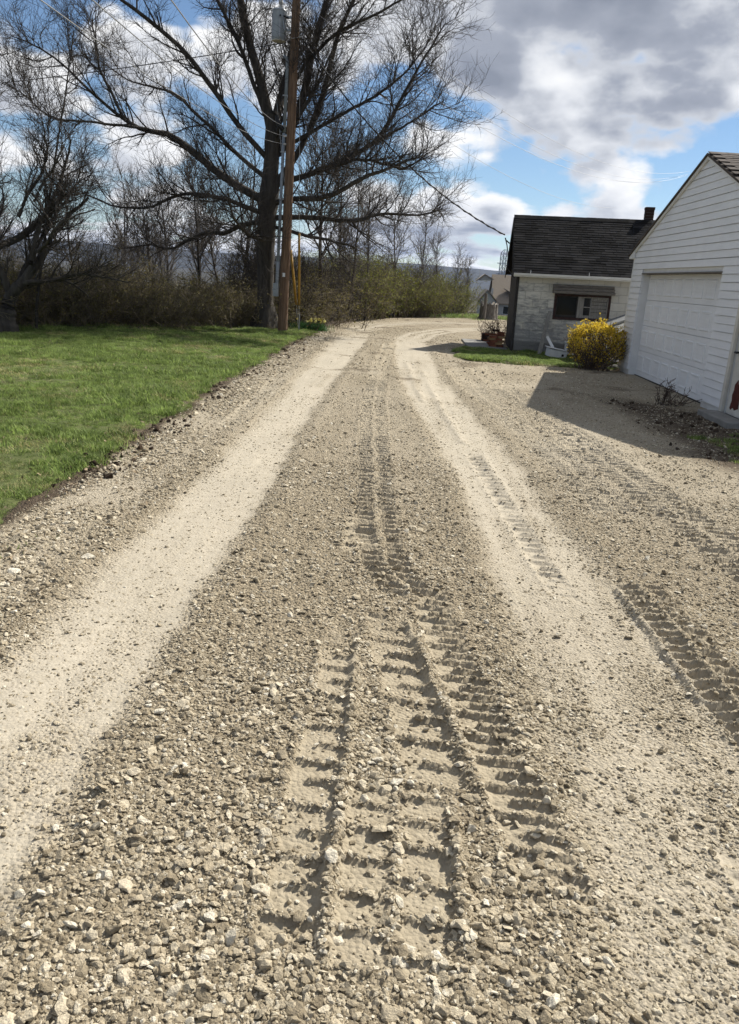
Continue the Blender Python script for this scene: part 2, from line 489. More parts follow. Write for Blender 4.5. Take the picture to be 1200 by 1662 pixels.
M['daff_leaf'] = leaf_mat('daff_leaf', (0.025, 0.07, 0.02), (0.06, 0.14, 0.04), 0.3)
M['grass'] = leaf_mat('grass', (0.080, 0.130, 0.026), (0.27, 0.345, 0.10), 0.5, 0.5)
M['grass_dry'] = leaf_mat('grass_dry', (0.26, 0.24, 0.09), (0.46, 0.42, 0.20), 0.35, 0.3)


def stone_mat():
    m, nt, b = new_mat('crushed_stone')
    oi = nt.nodes.new('ShaderNodeObjectInfo')
    tc = nt.nodes.new('ShaderNodeTexCoord')
    n = n_noise(nt, 2.2, 5, 0.65, tc.outputs['Object'])
    base = n_ramp(nt, oi.outputs['Random'], [(0.0, (0.26, 0.215, 0.148)), (0.3, (0.44, 0.375, 0.27)), (0.65, (0.57, 0.495, 0.365)), (0.9, (0.70, 0.625, 0.485)), (1.0, (0.82, 0.76, 0.63))])
    dust = n_ramp(nt, n.outputs['Fac'], [(0.35, (0.55, 0.55, 0.55)), (0.7, (1.15, 1.12, 1.05))])
    col = n_mix(nt, 0.75, base, dust, 'MULTIPLY')
    nt.links.new(col, b.inputs['Base Color']); b.inputs['Roughness'].default_value = 0.92; b.inputs['Specular IOR Level'].default_value = 0.15
    n_bump(nt, b, n.outputs['Fac'], 0.5, 0.1)
    return m
M['stone'] = stone_mat()


def drive_mat():
    m, nt, b = new_mat('gravel_drive')
    geo = nt.nodes.new('ShaderNodeNewGeometry'); P = geo.outputs['Position']
    at = nt.nodes.new('ShaderNodeAttribute'); at.attribute_name = 'zone'
    sp = nt.nodes.new('ShaderNodeSeparateColor'); nt.links.new(at.outputs['Color'], sp.inputs[0])
    pale, soil, pad = sp.outputs[0], sp.outputs[1], sp.outputs[2]
    flat = nt.nodes.new('ShaderNodeMapping'); nt.links.new(P, flat.inputs[0]); flat.inputs['Scale'].default_value = (1, 1, 0.2)
    V = flat.outputs[0]
    n1 = n_noise(nt, 1.1, 6, 0.65, V); n2 = n_noise(nt, 16, 6, 0.7, V); n3 = n_noise(nt, 130, 4, 0.65, V)
    vo = nt.nodes.new('ShaderNodeTexVoronoi'); vo.inputs['Scale'].default_value = 62; nt.links.new(V, vo.inputs['Vector'])
    vo2 = nt.nodes.new('ShaderNodeTexVoronoi'); vo2.inputs['Scale'].default_value = 150; nt.links.new(V, vo2.inputs['Vector'])
    gs = nt.nodes.new('ShaderNodeSeparateColor'); nt.links.new(vo.outputs['Color'], gs.inputs[0])
    gs2 = nt.nodes.new('ShaderNodeSeparateColor'); nt.links.new(vo2.outputs['Color'], gs2.inputs[0])
    grain = n_ramp(nt, gs.outputs[0], [(0.0, (0.165, 0.136, 0.094)), (0.5, (0.32, 0.268, 0.188)), (0.85, (0.48, 0.41, 0.30)), (1.0, (0.62, 0.55, 0.42))])
    grain2 = n_ramp(nt, gs2.outputs[1], [(0.0, (0.19, 0.157, 0.108)), (0.6, (0.345, 0.29, 0.205)), (1.0, (0.50, 0.43, 0.315))])
    loose = n_mix(nt, 0.5, grain, grain2)
    loose = n_mix(nt, 0.8, loose, n_ramp(nt, n2.outputs['Fac'], [(0.3, (0.72, 0.70, 0.66)), (0.7, (1.12, 1.10, 1.06))]), 'MULTIPLY')
    fines = n_ramp(nt, n2.outputs['Fac'], [(0.25, (0.35, 0.312, 0.246)), (0.7, (0.47, 0.428, 0.352))])
    fines = n_mix(nt, 0.22, fines, grain2)
    f2 = n_mix(nt, 0.5, fines, n_ramp(nt, n1.outputs['Fac'], [(0.3, (0.85, 0.84, 0.80)), (0.7, (1.08, 1.06, 1.02))]), 'MULTIPLY')
    pc = n_ramp(nt, n2.outputs['Fac'], [(0.3, (0.29, 0.245, 0.172)), (0.7, (0.375, 0.323, 0.235))])
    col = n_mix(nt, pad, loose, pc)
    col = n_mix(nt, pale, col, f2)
    dirt = n_ramp(nt, n2.outputs['Fac'], [(0.3, (0.055, 0.040, 0.027)), (0.7, (0.15, 0.115, 0.08))])
    col = n_mix(nt, soil, col, dirt)
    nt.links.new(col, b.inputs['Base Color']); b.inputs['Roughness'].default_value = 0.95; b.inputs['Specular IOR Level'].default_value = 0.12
    # relief: pebbly where loose, finer where packed
    inv = nt.nodes.new('ShaderNodeMath'); inv.operation = 'SUBTRACT'; inv.inputs[0].default_value = 1.0; nt.links.new(pale, inv.inputs[1])
    k = nt.nodes.new('ShaderNodeMapRange'); nt.links.new(inv.outputs[0], k.inputs[0]); k.inputs[3].default_value = 0.11; k.inputs[4].default_value = 1.0
    vd = nt.nodes.new('ShaderNodeMath'); vd.operation = 'MULTIPLY'; nt.links.new(vo.outputs['Distance'], vd.inputs[0]); vd.inputs[1].default_value = -1.6
    h = nt.nodes.new('ShaderNodeMath'); h.operation = 'ADD'; nt.links.new(vd.outputs[0], h.inputs[0]); nt.links.new(n3.outputs['Fac'], h.inputs[1])
    pk = nt.nodes.new('ShaderNodeMapRange'); nt.links.new(pad, pk.inputs[0]); pk.inputs[3].default_value = 1.0; pk.inputs[4].default_value = 0.25
    kk = nt.nodes.new('ShaderNodeMath'); kk.operation = 'MULTIPLY'; nt.links.new(k.outputs[0], kk.inputs[0]); nt.links.new(pk.outputs[0], kk.inputs[1])
    h2 = nt.nodes.new('ShaderNodeMath'); h2.operation = 'MULTIPLY'; nt.links.new(h.outputs[0], h2.inputs[0]); nt.links.new(kk.outputs[0], h2.inputs[1])
    nrm = n_bump(nt, None, n2.outputs['Fac'], 0.10, 0.010)
    n_bump(nt, b, h2.outputs[0], 1.0, 0.014, nrm)
    return m
M['drive'] = drive_mat()


def lawn_mat():
    m, nt, b = new_mat('lawn_soil')
    geo = nt.nodes.new('ShaderNodeNewGeometry'); P = geo.outputs['Position']
    n1 = n_noise(nt, 0.8, 5, 0.6, P); n2 = n_noise(nt, 25, 6, 0.7, P)
    a = n_ramp(nt, n2.outputs['Fac'], [(0.3, (0.05, 0.065, 0.018)), (0.7, (0.13, 0.155, 0.05))])
    c = n_ramp(nt, n2.outputs['Fac'], [(0.3, (0.05, 0.05, 0.018)), (0.7, (0.13, 0.13, 0.045))])
    f = n_ramp(nt, n1.outputs['Fac'], [(0.45, (0, 0, 0)), (0.7, (0.6, 0.6, 0.6))])
    s = nt.nodes.new('ShaderNodeSeparateColor'); nt.links.new(f, s.inputs[0])
    col = n_mix(nt, s.outputs[0], a, c)
    at = nt.nodes.new('ShaderNodeAttribute'); at.attribute_name = 'zone'
    sp = nt.nodes.new('ShaderNodeSeparateColor'); nt.links.new(at.outputs['Color'], sp.inputs[0])
    dirt = n_ramp(nt, n2.outputs['Fac'], [(0.3, (0.050, 0.037, 0.024)), (0.7, (0.14, 0.105, 0.072))])
    col = n_mix(nt, sp.outputs[1], col, dirt)
    nt.links.new(col, b.inputs['Base Color']); b.inputs['Roughness'].default_value = 0.95
    n_bump(nt, b, n2.outputs['Fac'], 0.8, 0.03)
    return m
M['lawn'] = lawn_mat()


def terrain_mat():
    m, nt, b = new_mat('terrain')
    geo = nt.nodes.new('ShaderNodeNewGeometry'); P = geo.outputs['Position']
    n1 = n_noise(nt, 0.012, 6, 0.6, P); n2 = n_noise(nt, 0.7, 8, 0.7, P)
    f = n_ramp(nt, n1.outputs['Fac'], [(0.38, (0.050, 0.042, 0.027)), (0.5, (0.075, 0.065, 0.035)), (0.6, (0.06, 0.085, 0.028)), (0.75, (0.11, 0.09, 0.055))])
    ln = nt.nodes.new('ShaderNodeVectorMath'); ln.operation = 'LENGTH'; nt.links.new(P, ln.inputs[0])
    wd = nt.nodes.new('ShaderNodeMapRange'); nt.links.new(ln.outputs['Value'], wd.inputs[0]); wd.inputs[1].default_value = 200; wd.inputs[2].default_value = 420
    f = n_mix(nt, wd.outputs[0], f, (0.038, 0.034, 0.022))        # the valley is wooded
    col = n_mix(nt, 0.7, f, n_ramp(nt, n2.outputs['Fac'], [(0.3, (0.55, 0.52, 0.48)), (0.7, (1.2, 1.15, 1.05))]), 'MULTIPLY')
    nt.links.new(col, b.inputs['Base Color']); b.inputs['Roughness'].default_value = 0.97
    n_bump(nt, b, n2.outputs['Fac'], 0.7, 0.15)
    return m
M['terrain'] = terrain_mat()
M['hill_wood'] = simple('hill_wood', (0.016, 0.016, 0.012), (0.040, 0.037, 0.026), 0.02, 8, 0.8, 4.0, 0.97)

# ------------------------------------------------------------------ the ground
def terrain_z(x, y):
    x = np.asarray(x, float); y = np.asarray(y, float)
    f = sstep(y, 43, 54) * 0.3 + np.clip(y - 46, 0, 54) * 0.052 + np.clip(y - 100, 0, 700) * 0.016
    d = (-7 * (x + 9.5) + 5.5 * (y - 17.5)) / 8.9
    g = sstep(-x, 3.6, 14) * (np.clip(d - 3.5, 0, 60) * 0.10 + np.clip(d - 63, 0, 500) * 0.012)
    return -np.maximum(f, g)


_rad = np.concatenate([np.linspace(0.5, 60, 70), np.geomspace(62, 9000, 60)])
_ang = np.linspace(0, 2 * np.pi, 181)[:-1]
_gx = (_rad[:, None] * np.sin(_ang)[None]); _gy = (_rad[:, None] * np.cos(_ang)[None]) + 8.0
_gz = terrain_z(_gx, _gy) - 0.075 + fbm(_gx, _gy, 40, 4, 3) * np.clip((_rad[:, None] - 80) / 150, 0, 1) * 3
_v = np.concatenate([np.stack([_gx, _gy, _gz], -1).reshape(-1, 3), [[0, 8, -0.075]]])
_i = np.arange(len(_rad) - 1)[:, None] * 180; _j = np.arange(180)[None]; _k = (_j + 1) % 180
_q = np.stack([_i + _j, _i + _k, _i + 180 + _k, _i + 180 + _j], -1).reshape(-1, 4)[:, ::-1]
_t = np.stack([np.full(180, len(_v) - 1), np.arange(180), (np.arange(180) + 1) % 180], -1)[:, ::-1]
tag(obj('ground', mesh_np('ground', _v, [_q, _t], M['terrain'], True)), kind='structure')

# wooded ridge across the valley
_a = np.linspace(0, 2 * np.pi, 721)[:-1]
_rr = np.array([2050, 2400, 2700, 2950, 3150, 3500, 4200])
_hp = np.array([-45, -22, 12, 40, 50, 42, -30.0])
_A, _R = np.meshgrid(_a, _rr, indexing='ij')
_x = np.sin(_A) * _R; _y = np.cos(_A) * _R
_z = _hp[None] + fbm(_x, _y, 900, 4, 5) * 26 + fbm(_x, _y, 60, 3, 6) * 7
_n = len(_rr); _I = np.arange(720)[:, None]; _J = np.arange(_n - 1)[None]; _I2 = (_I + 1) % 720
_q = np.stack([_I * _n + _J, _I2 * _n + _J, _I2 * _n + _J + 1, _I * _n + _J + 1], -1).reshape(-1, 4)
tag(obj('hills', mesh_np('hills', np.stack([_x, _y, _z], -1).reshape(-1, 3), _q, M['hill_wood'], True)), kind='structure')

# ---- the driveway: wheel tracks, tread marks and loose stone as one relief
LT_Y = [-2, 2.0, 3.0, 4.5, 6, 8.7, 13, 20.5, 28, 34, 40]
LT_L = [-1.66, -1.68, -1.70, -1.70, -1.67, -1.74, -1.86, -2.0, -2.15, -1.6, -0.4]
LT_R = [-0.96, -1.02, -1.02, -1.05, -1.01, -1.11, -1.2, -1.14, -1.18, -0.4, 0.6]
RT_Y = [-2, 1.7, 2.5, 3.4, 5.1, 6.7, 9.5, 12.6, 16, 20, 25, 28]
RT_L = [0.70, 0.68, 0.72, 0.69, 0.64, 0.57, 0.36, 0.05, -0.16, -0.31, -0.42, -0.35]
RT_R = [1.50, 1.46, 1.47, 1.52, 1.40, 1.31, 1.14, 0.90, 0.70, 0.61, 0.55, 0.75]
CURVE = np.array([(0.1, 24.5), (0.55, 27.5), (1.3, 30), (2.4, 32.3), (3.8, 33.8), (6, 34.8), (9.5, 35.2)])
CURVE2 = np.array([(-1.6, 27), (-1.0, 31), (0.2, 34), (2.0, 36.4), (4.5, 37.6), (9.5, 38)])
EDGE_Y = [-2, 4, 7, 10, 14, 20, 24, 29.4, 36.5, 40, 42.2, 44]
EDGE_X = [-2.5, -2.52, -2.58, -2.66, -2.78, -2.80, -2.68, -2.4, -0.75, 1.5, 3.6, 6.5]


def seg_dist(x, y, P):
    d = np.full(np.shape(x), 1e9)
    for (ax, ay), (bx, by) in zip(P[:-1], P[1:]):
        vx, vy = bx - ax, by - ay; l2 = vx * vx + vy * vy
        t = np.clip(((x - ax) * vx + (y - ay) * vy) / l2, 0, 1)
        d = np.minimum(d, np.hypot(x - ax - t * vx, y - ay - t * vy))
    return d


# tread prints: (path of (x, y), half width, pitch, bar width, bar height, columns)
LADDERS = [
    ([(-0.44, 12.6), (-0.44, 11.5), (-0.235, 7.6), (-0.12, 5.6), (-0.02, 4.72), (0.12, 4.3)], 0.16, 0.112, 0.040, 0.036, 2),
    ([(-0.26, 5.9), (-0.22, 5.0)], 0.10, 0.09, 0.03, 0.018, 1),
    ([(0.215, 4.48), (0.305, 3.7), (0.425, 3.03), (0.515, 2.45), (0.58, 2.0)], 0.105, 0.082, 0.026, 0.024, 1),
    ([(0.02, 4.0), (0.06, 3.5), (0.17, 2.95), (0.22, 2.5)], 0.115, 0.150, 0.034, 0.024, 1),
    ([(-0.20, 3.75), (-0.21, 3.0), (-0.21, 2.3), (-0.20, 1.75)], 0.085, 0.125, 0.032, 0.017, 1),
    ([(0.09, 2.42), (0.09, 1.66)], 0.17, 0.142, 0.034, 0.016, 2),
    ([(1.56, 4.75), (1.60, 4.0), (1.61, 3.4), (1.63, 2.9)], 0.14, 0.095, 0.032, 0.035, 2),
    ([(1.9, 10.5), (2.25, 8.1), (2.40, 6.4), (2.45, 5.7), (2.52, 4.6), (2.55, 3.8)], 0.25, 0.115, 0.036, 0.036, 2),
    ([(0.80, 8.4), (0.94, 6.2), (1.01, 5.05), (1.05, 4.5)], 0.075, 0.12, 0.034, 0.022, 1),
    ([(1.55, 18.0), (1.75, 14.0), (2.05, 11.0), (2.3, 9.0)], 0.24, 0.15, 0.05, 0.036, 2),
    ([(0.95, 17.0), (1.25, 13.0), (1.6, 10.0), (1.75, 8.0), (1.85, 6.5)], 0.20, 0.125, 0.045, 0.026, 2),
    ([(-2.1, 14.0), (-1.98, 10.5), (-1.95, 9.0)], 0.14, 0.11, 0.04, 0.016, 1),
    ([(-0.5, 22.5), (-0.52, 17.0), (-0.46, 12.6)], 0.17, 0.15, 0.055, 0.035, 2),
    ([(1.25, 2.3), (1.33, 1.55)], 0.10, 0.15, 0.036, 0.014, 1),
]
GROOVES = [([(0.12, 3.9), (0.23, 3.24), (0.32, 2.8), (0.38, 2.45)], 0.022, 0.030), ([(-0.13, 3.7), (-0.11, 2.2), (-0.11, 1.7)], 0.018, 0.022),
           ([(0.275, 2.3), (0.30, 1.75)], 0.016, 0.024), ([(1.40, 4.6), (1.44, 3.9), (1.45, 3.3)], 0.022, 0.026),
           ([(0.33, 16.2), (0.55, 11.5), (0.72, 9.0)], 0.05, 0.022), ([(0.02, 17.5), (0.2, 13.5), (0.3, 12.0)], 0.05, 0.022)]


def drive_fields(x, y, fine=True):
    """height, pale, soil, pad of the drive surface at (x, y)"""
    x = np.asarray(x, float); y = np.asarray(y, float)
    wob = fbm(x, y, 0.9, 3, 11) * 0.08 * (0.5 + 0.5 * sstep(y, 3, 8)) + fbm(x, y, 0.16, 2, 12) * 0.09
    xw = x + wob
    l0 = np.interp(y, LT_Y, LT_L); l1 = np.interp(y, LT_Y, LT_R); r0 = np.interp(y, RT_Y, RT_L); r1 = np.interp(y, RT_Y, RT_R)
    sl = 0.10 + 0.006 * y
    left = sstep(xw, l0 - sl, l0 + sl) * (1 - sstep(xw, l1 - 0.09, l1 + 0.09)) * (1 - sstep(y, 30, 36))
    right = sstep(xw, r0 - 0.11, r0 + 0.11) * (1 - sstep(xw, r1 - 0.12, r1 + 0.12)) * (1 - sstep(y, 24, 28))
    right = right * (0.72 + 0.28 * sstep(y, 3, 7))
    streak = fbm(x * 4.0, y * 0.45, 1.0, 4, 21)
    lines = fbm(x * 11.0, y * 0.35, 1.0, 3, 22); patch = sstep(fbm(x, y, 0.8, 4, 26), 0.02, 0.22)
    left = left * np.clip(1.02 + (streak * 1.0 + lines * 0.5) * (0.45 + 0.55 * sstep(y, 3, 7)) - patch * 0.18, 0, 1); right = right * np.clip(0.96 + streak * 1.2 + lines * 0.6 - patch * 0.25, 0, 1)
    c1 = 1 - sstep(seg_dist(xw, y, CURVE), 0.35, 0.85); c2 = 1 - sstep(seg_dist(xw, y, CURVE2), 0.3, 0.75)
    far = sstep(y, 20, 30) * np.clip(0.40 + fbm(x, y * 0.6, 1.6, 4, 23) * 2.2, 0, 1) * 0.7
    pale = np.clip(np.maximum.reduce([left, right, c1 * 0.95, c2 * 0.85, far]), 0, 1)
    midpale = np.clip(fbm(x * 1.6, y * 0.5, 1.1, 3, 29) * 2.2 + 0.05, 0, 1) * sstep(y, 4.5, 9) * 0.6
    side = (0.30 + 0.35 * np.clip(fbm(x * 1.5, y * 0.6, 0.9, 3, 28) * 2 + 0.3, 0, 1)) * np.maximum(sstep(l0 - x, 0.1, 0.35), sstep(y, 4.2, 7.5) * sstep(x - r1, -0.1, 0.4))
    mid = sstep(y, 5.0, 9.0) * (0.20 + 0.3 * np.clip(fbm(x * 1.5, y * 0.5, 1.0, 3, 27) * 2 + 0.3, 0, 1))
    pale = np.maximum.reduce([pale, midpale, side, mid])
    stripe = np.cos(seg_dist(xw, y, CURVE) * 2 * np.pi / 0.42) * 0.5 + 0.5; stripe2 = np.cos(seg_dist(xw, y, CURVE2) * 2 * np.pi / 0.5) * 0.5 + 0.5
    pale = pale * (1 - sstep(y, 23, 27) * 0.55 * (1 - np.maximum(stripe * c1, stripe2 * c2)))
    rut = np.maximum(np.maximum(left, right), np.maximum(c1, c2) * 0.8)
    h = fbm(x, y, 1.3, 3, 31) * 0.030 - 0.020 * rut
    # a low windrow of loose stone beside each track
    for e, s in ((l1, 1), (r0, -1), (r1, 1), (l0, -1)):
        h = h + 0.012 * np.exp(-((xw - e - 0.12 * s) / 0.09) ** 2) * (1 - sstep(y, 20, 26))
    rough = (1 - 0.88 * pale)
    pad = np.zeros_like(h)
    lad = np.zeros_like(h)
    for P, hw, pitch, bw, bh, cols in LADDERS:
        P = np.array(P)[::-1]
        y0, y1 = P[0, 1] - 0.1, P[-1, 1] + 0.1
        msk = (y > y0) & (y < y1)
        if not msk.any(): continue
        xx, yy = x[msk], y[msk]
        xc = np.interp(yy, P[:, 1], P[:, 0]); slope = np.interp(yy, P[:, 1], np.gradient(P[:, 0], P[:, 1]))
        u = xx - xc + fbm(xx, yy, 0.22, 2, 41) * 0.03
        v = yy + u * 0.10 + fbm(xx, yy, 0.16, 2, 43) * 0.016 + fbm(xx * 0, yy, pitch * 1.5, 2, 46) * pitch * 0.35
        ins = (1 - sstep(np.abs(u), hw - 0.012, hw + 0.012)) * sstep(yy, y0, y0 + 0.15) * (1 - sstep(yy, y1 - 0.15, y1))
        keep = 0.36 + 0.64 * sstep(fbm(xx, yy, 0.42, 3, 47) + 0.05 + (0.22 if bh > 0.034 else 0.0), -0.20, 0.05)
        if cols == 2:
            v = v + np.where(u > 0, pitch * 0.45, 0.0)
            centre = np.exp(-(u / 0.020) ** 2)
        else:
            k_ = np.floor(v / pitch)
            short = (np.mod(k_, 2) == 1) & (u < -hw * 0.25)
            centre = np.zeros_like(u)
        ph = np.mod(v, pitch) / pitch * pitch
        crumb = fbm(xx, yy, 0.035, 3, 45, 0.6)
        bar = (1 - sstep(np.abs(ph - pitch / 2) + crumb * 0.006, bw * 0.16, bw * 0.62)) * np.clip(0.97 + crumb * 0.7, 0.4, 1.2)
        if cols == 1: bar = np.where(short, bar * 0.15, bar)
        bar = np.maximum(bar, centre * 0.9)
        lad[msk] += ins * keep * (bh * 1.05 * bar - bh * 0.52)
        pad[msk] = np.maximum(pad[msk], ins * keep * np.clip(1 - 0.6 * bar, 0, 1))
        # squeezed-up shoulder
        lad[msk] += 0.010 * np.exp(-((np.abs(u) - hw - 0.02) / 0.022) ** 2) * keep * sstep(yy, y0, y0 + 0.15) * (1 - sstep(yy, y1 - 0.15, y1))
    for P, w, hh in GROOVES:
        P = np.array(P)
        msk = (y > P[:, 1].min() - 0.2) & (y < P[:, 1].max() + 0.2)
        if not msk.any(): continue
        d = seg_dist(x[msk] + fbm(x[msk], y[msk], 0.2, 2, 51) * 0.03, y[msk], P)
        lad[msk] += hh * np.exp(-(d / w) ** 2) * (0.5 + 0.5 * sstep(fbm(x[msk], y[msk], 0.4, 2, 53), -0.2, 0.05))
    h = h + lad + np.maximum(left, right) * (lines * 0.010 + fbm(x * 3.0, y * 0.8, 0.6, 3, 24) * 0.010)
    # soil churned up along the lawn and in front of the garage
    ex = np.interp(y, EDGE_Y, EDGE_X)
    soil = (1 - sstep(x - ex + fbm(x, y, 0.5, 4, 61) * 0.38, -0.04, 0.12)) * (1 - sstep(y, 24, 27))
    gs = sstep(x + fbm(x, y, 0.9, 4, 63) * 0.9, 3.15, 3.9) * sstep(y, 7.5, 9.0) * (1 - sstep(y + fbm(x, y, 0.8, 3, 64) * 1.2 + (x - 4.0) * 0.6, 12.9, 13.9))
    fr = sstep(fbm(x, y, 0.7, 4, 66), 0.16, 0.28) * 0.5 * sstep(y, 12, 15)
    soil = np.clip(np.maximum.reduce([soil, gs * 0.95, fr]), 0, 1)
    pale = pale * (1 - soil)
    h = h + soil * (fbm(x, y, 0.25, 3, 67) * 0.05)
    if fine:
        h = h + fbm(x, y, 0.075, 4, 71, 0.6) * 0.026 * rough * (1 - 0.95 * pad) + fbm(x, y, 0.05, 3, 73) * 0.004
    # the far side dips below the rough grass
    out = np.maximum(ex - 0.12 - x, 0)
    h = h - np.minimum(out * 0.35, 0.10)
    return h, pale, soil, pad


def sheet(name, grids, zfun, mat, keepfun=None):
    """one mesh from one or more (xs, ys) grids"""
    V, Q, F, n0 = [], [], [], 0
    for xs, ys in grids:
        X, Y = np.meshgrid(xs, ys, indexing='xy')
        h, *fields = zfun(X.ravel(), Y.ravel())
        nx, ny = len(xs), len(ys)
        v = np.stack([X.ravel(), Y.ravel(), h], -1)
        i = np.arange(ny - 1)[:, None] * nx + np.arange(nx - 1)[None]
        q = np.stack([i, i + 1, i + nx + 1, i + nx], -1).reshape(-1, 4)
        if keepfun is not None:
            c = v[q].mean(1); q = q[keepfun(c[:, 0], c[:, 1])]
            used = np.unique(q); remap = np.full(len(v), -1, dtype=np.int64); remap[used] = np.arange(len(used))
            v = v[used]; q = remap[q]; fields = [f[used] for f in fields]
        V.append(v); Q.append(q + n0); F.append(np.stack(fields[:3], -1)); n0 += len(v)
    v = np.concatenate(V)
    me = mesh_np(name, v, np.concatenate(Q), mat, True)
    a = me.attributes.new('zone', 'FLOAT_COLOR', 'POINT')
    col = np.ones((len(v), 4), dtype=np.float32); col[:, :3] = np.concatenate(F)
    a.data.foreach_set('color', col.ravel())
    return obj(name, me)


def steps(a, b, fn):
    o = [a]
    while o[-1] < b: o.append(o[-1] + fn(o[-1]))
    return np.array(o)


DX = np.concatenate([np.arange(-3.4, -1.75, 0.026), np.arange(-1.75, 1.85, 0.0104), np.arange(1.85, 3.2, 0.022), np.arange(3.2, 10.5, 0.075)])
DXM = np.concatenate([np.arange(-3.4, -2.0, 0.03), np.arange(-2.0, 3.3, 0.023), np.arange(3.3, 10.5, 0.06)])
DXF = np.concatenate([np.arange(-3.4, 3.4, 0.04), np.arange(3.4, 10.5, 0.09)])
DYN = np.concatenate([np.arange(-1.6, 1.1, 0.03), steps(1.1, 5.0, lambda t: 0.0048 + 0.0012 * t)])
DYM = steps(DYN[-1], 14.0, lambda t: 0.0125 if t < 9 else 0.018)
DYF = steps(DYM[-1], 45.0, lambda t: 0.03 + (t - 14) * 0.006)
drive = sheet('driveway', [(DX, DYN), (DXM, DYM), (DXF, DYF)], drive_fields, M['drive'], lambda x, y: (x > np.interp(y, EDGE_Y, EDGE_X) - 0.45) & ((y < 42.6) | (x > 4)))
tag(drive, kind='structure')


# ---- the lawn, its torn edge against the gravel
def lawn_fields(x, y):
    ex = np.interp(y, EDGE_Y, EDGE_X) + fbm(x * 0 + 3.0, y, 0.9, 3, 81) * 0.28 + fbm(x, y, 0.22, 3, 82) * 0.20
    d = ex - x
    h = -0.07 + 0.085 * sstep(d, -0.10, 0.22) + fbm(x, y, 1.5, 3, 83) * 0.05 + fbm(x, y, 0.2, 3, 84) * 0.03
    d2 = (-7 * (x + 9.5) + 5.5 * (y - 17.5)) / 8.9
    h = h + np.minimum(terrain_z(x, y), 0)
    soil = np.maximum((1 - sstep(d + fbm(x, y, 0.35, 3, 85) * 0.6, -0.04, 0.20)), sstep(d2 + fbm(x, y, 1.2, 3, 86) * 1.2, 0.0, 0.8))
    return h, np.zeros_like(h), soil, np.zeros_like(h)


LX = np.concatenate([np.arange(-40, -14, 0.6), np.arange(-14, -3.3, 0.15), np.arange(-3.3, -2.1, 0.03)])
LY = np.concatenate([np.arange(-6, 2.5, 0.1), steps(2.5, 34, lambda t: 0.028 + 0.0045 * t)])
lawn = sheet('lawn', [(LX, LY)], lawn_fields, M['lawn'])
tag(lawn, kind='structure')


# ---- grass verge in front of the block shed, and the neighbour's grass past the crest
def verge_mask(x, y):
    front = np.interp(x, [0.9, 1.2, 1.5, 2.7, 4.05, 5.2], [20.4, 19.5, 18.85, 18.65, 19.0, 19.25]) + fbm(x, y, 0.5, 3, 91) * 0.35
    left = np.interp(y, [18, 20, 22, 23.2], [1.05, 1.12, 1.3, 1.5]) + fbm(x, y, 0.5, 3, 92) * 0.3
    return np.minimum(y - front, x - left)


def verge_fields(x, y):
    d = verge_mask(x, y)
    h = -0.06 + 0.10 * sstep(d, -0.15, 0.2) + fbm(x, y, 0.3, 3, 93) * 0.03
    soil = 1 - sstep(d + fbm(x, y, 0.3, 3, 94) * 0.4, 0.0, 0.3)
    return h, np.zeros_like(h), soil, np.zeros_like(h)


tag(sheet('grass_verge', [(np.arange(0.7, 6.6, 0.06), np.arange(18.1, 23.4, 0.06))], verge_fields, M['lawn']), kind='structure')


def back_fields(x, y):
    d = y - np.interp(x, [-1, 1.5, 3.6, 6.5, 30], [41.2, 40.6, 42.6, 43.6, 46]) + fbm(x, y, 1.2, 3, 95) * 0.9
    h = terrain_z(x, y) - 0.08 + 0.13 * sstep(d, -0.3, 0.4) + fbm(x, y, 1.0, 3, 96) * 0.04
    return h, np.zeros_like(h), 1 - sstep(d, -0.1, 0.3), np.zeros_like(h)


tag(sheet('neighbour_lawn', [(np.arange(-1.5, 45, 0.35), steps(40.0, 125, lambda t: 0.16 + (t - 40) * 0.03))], back_fields, M['lawn']), kind='structure')

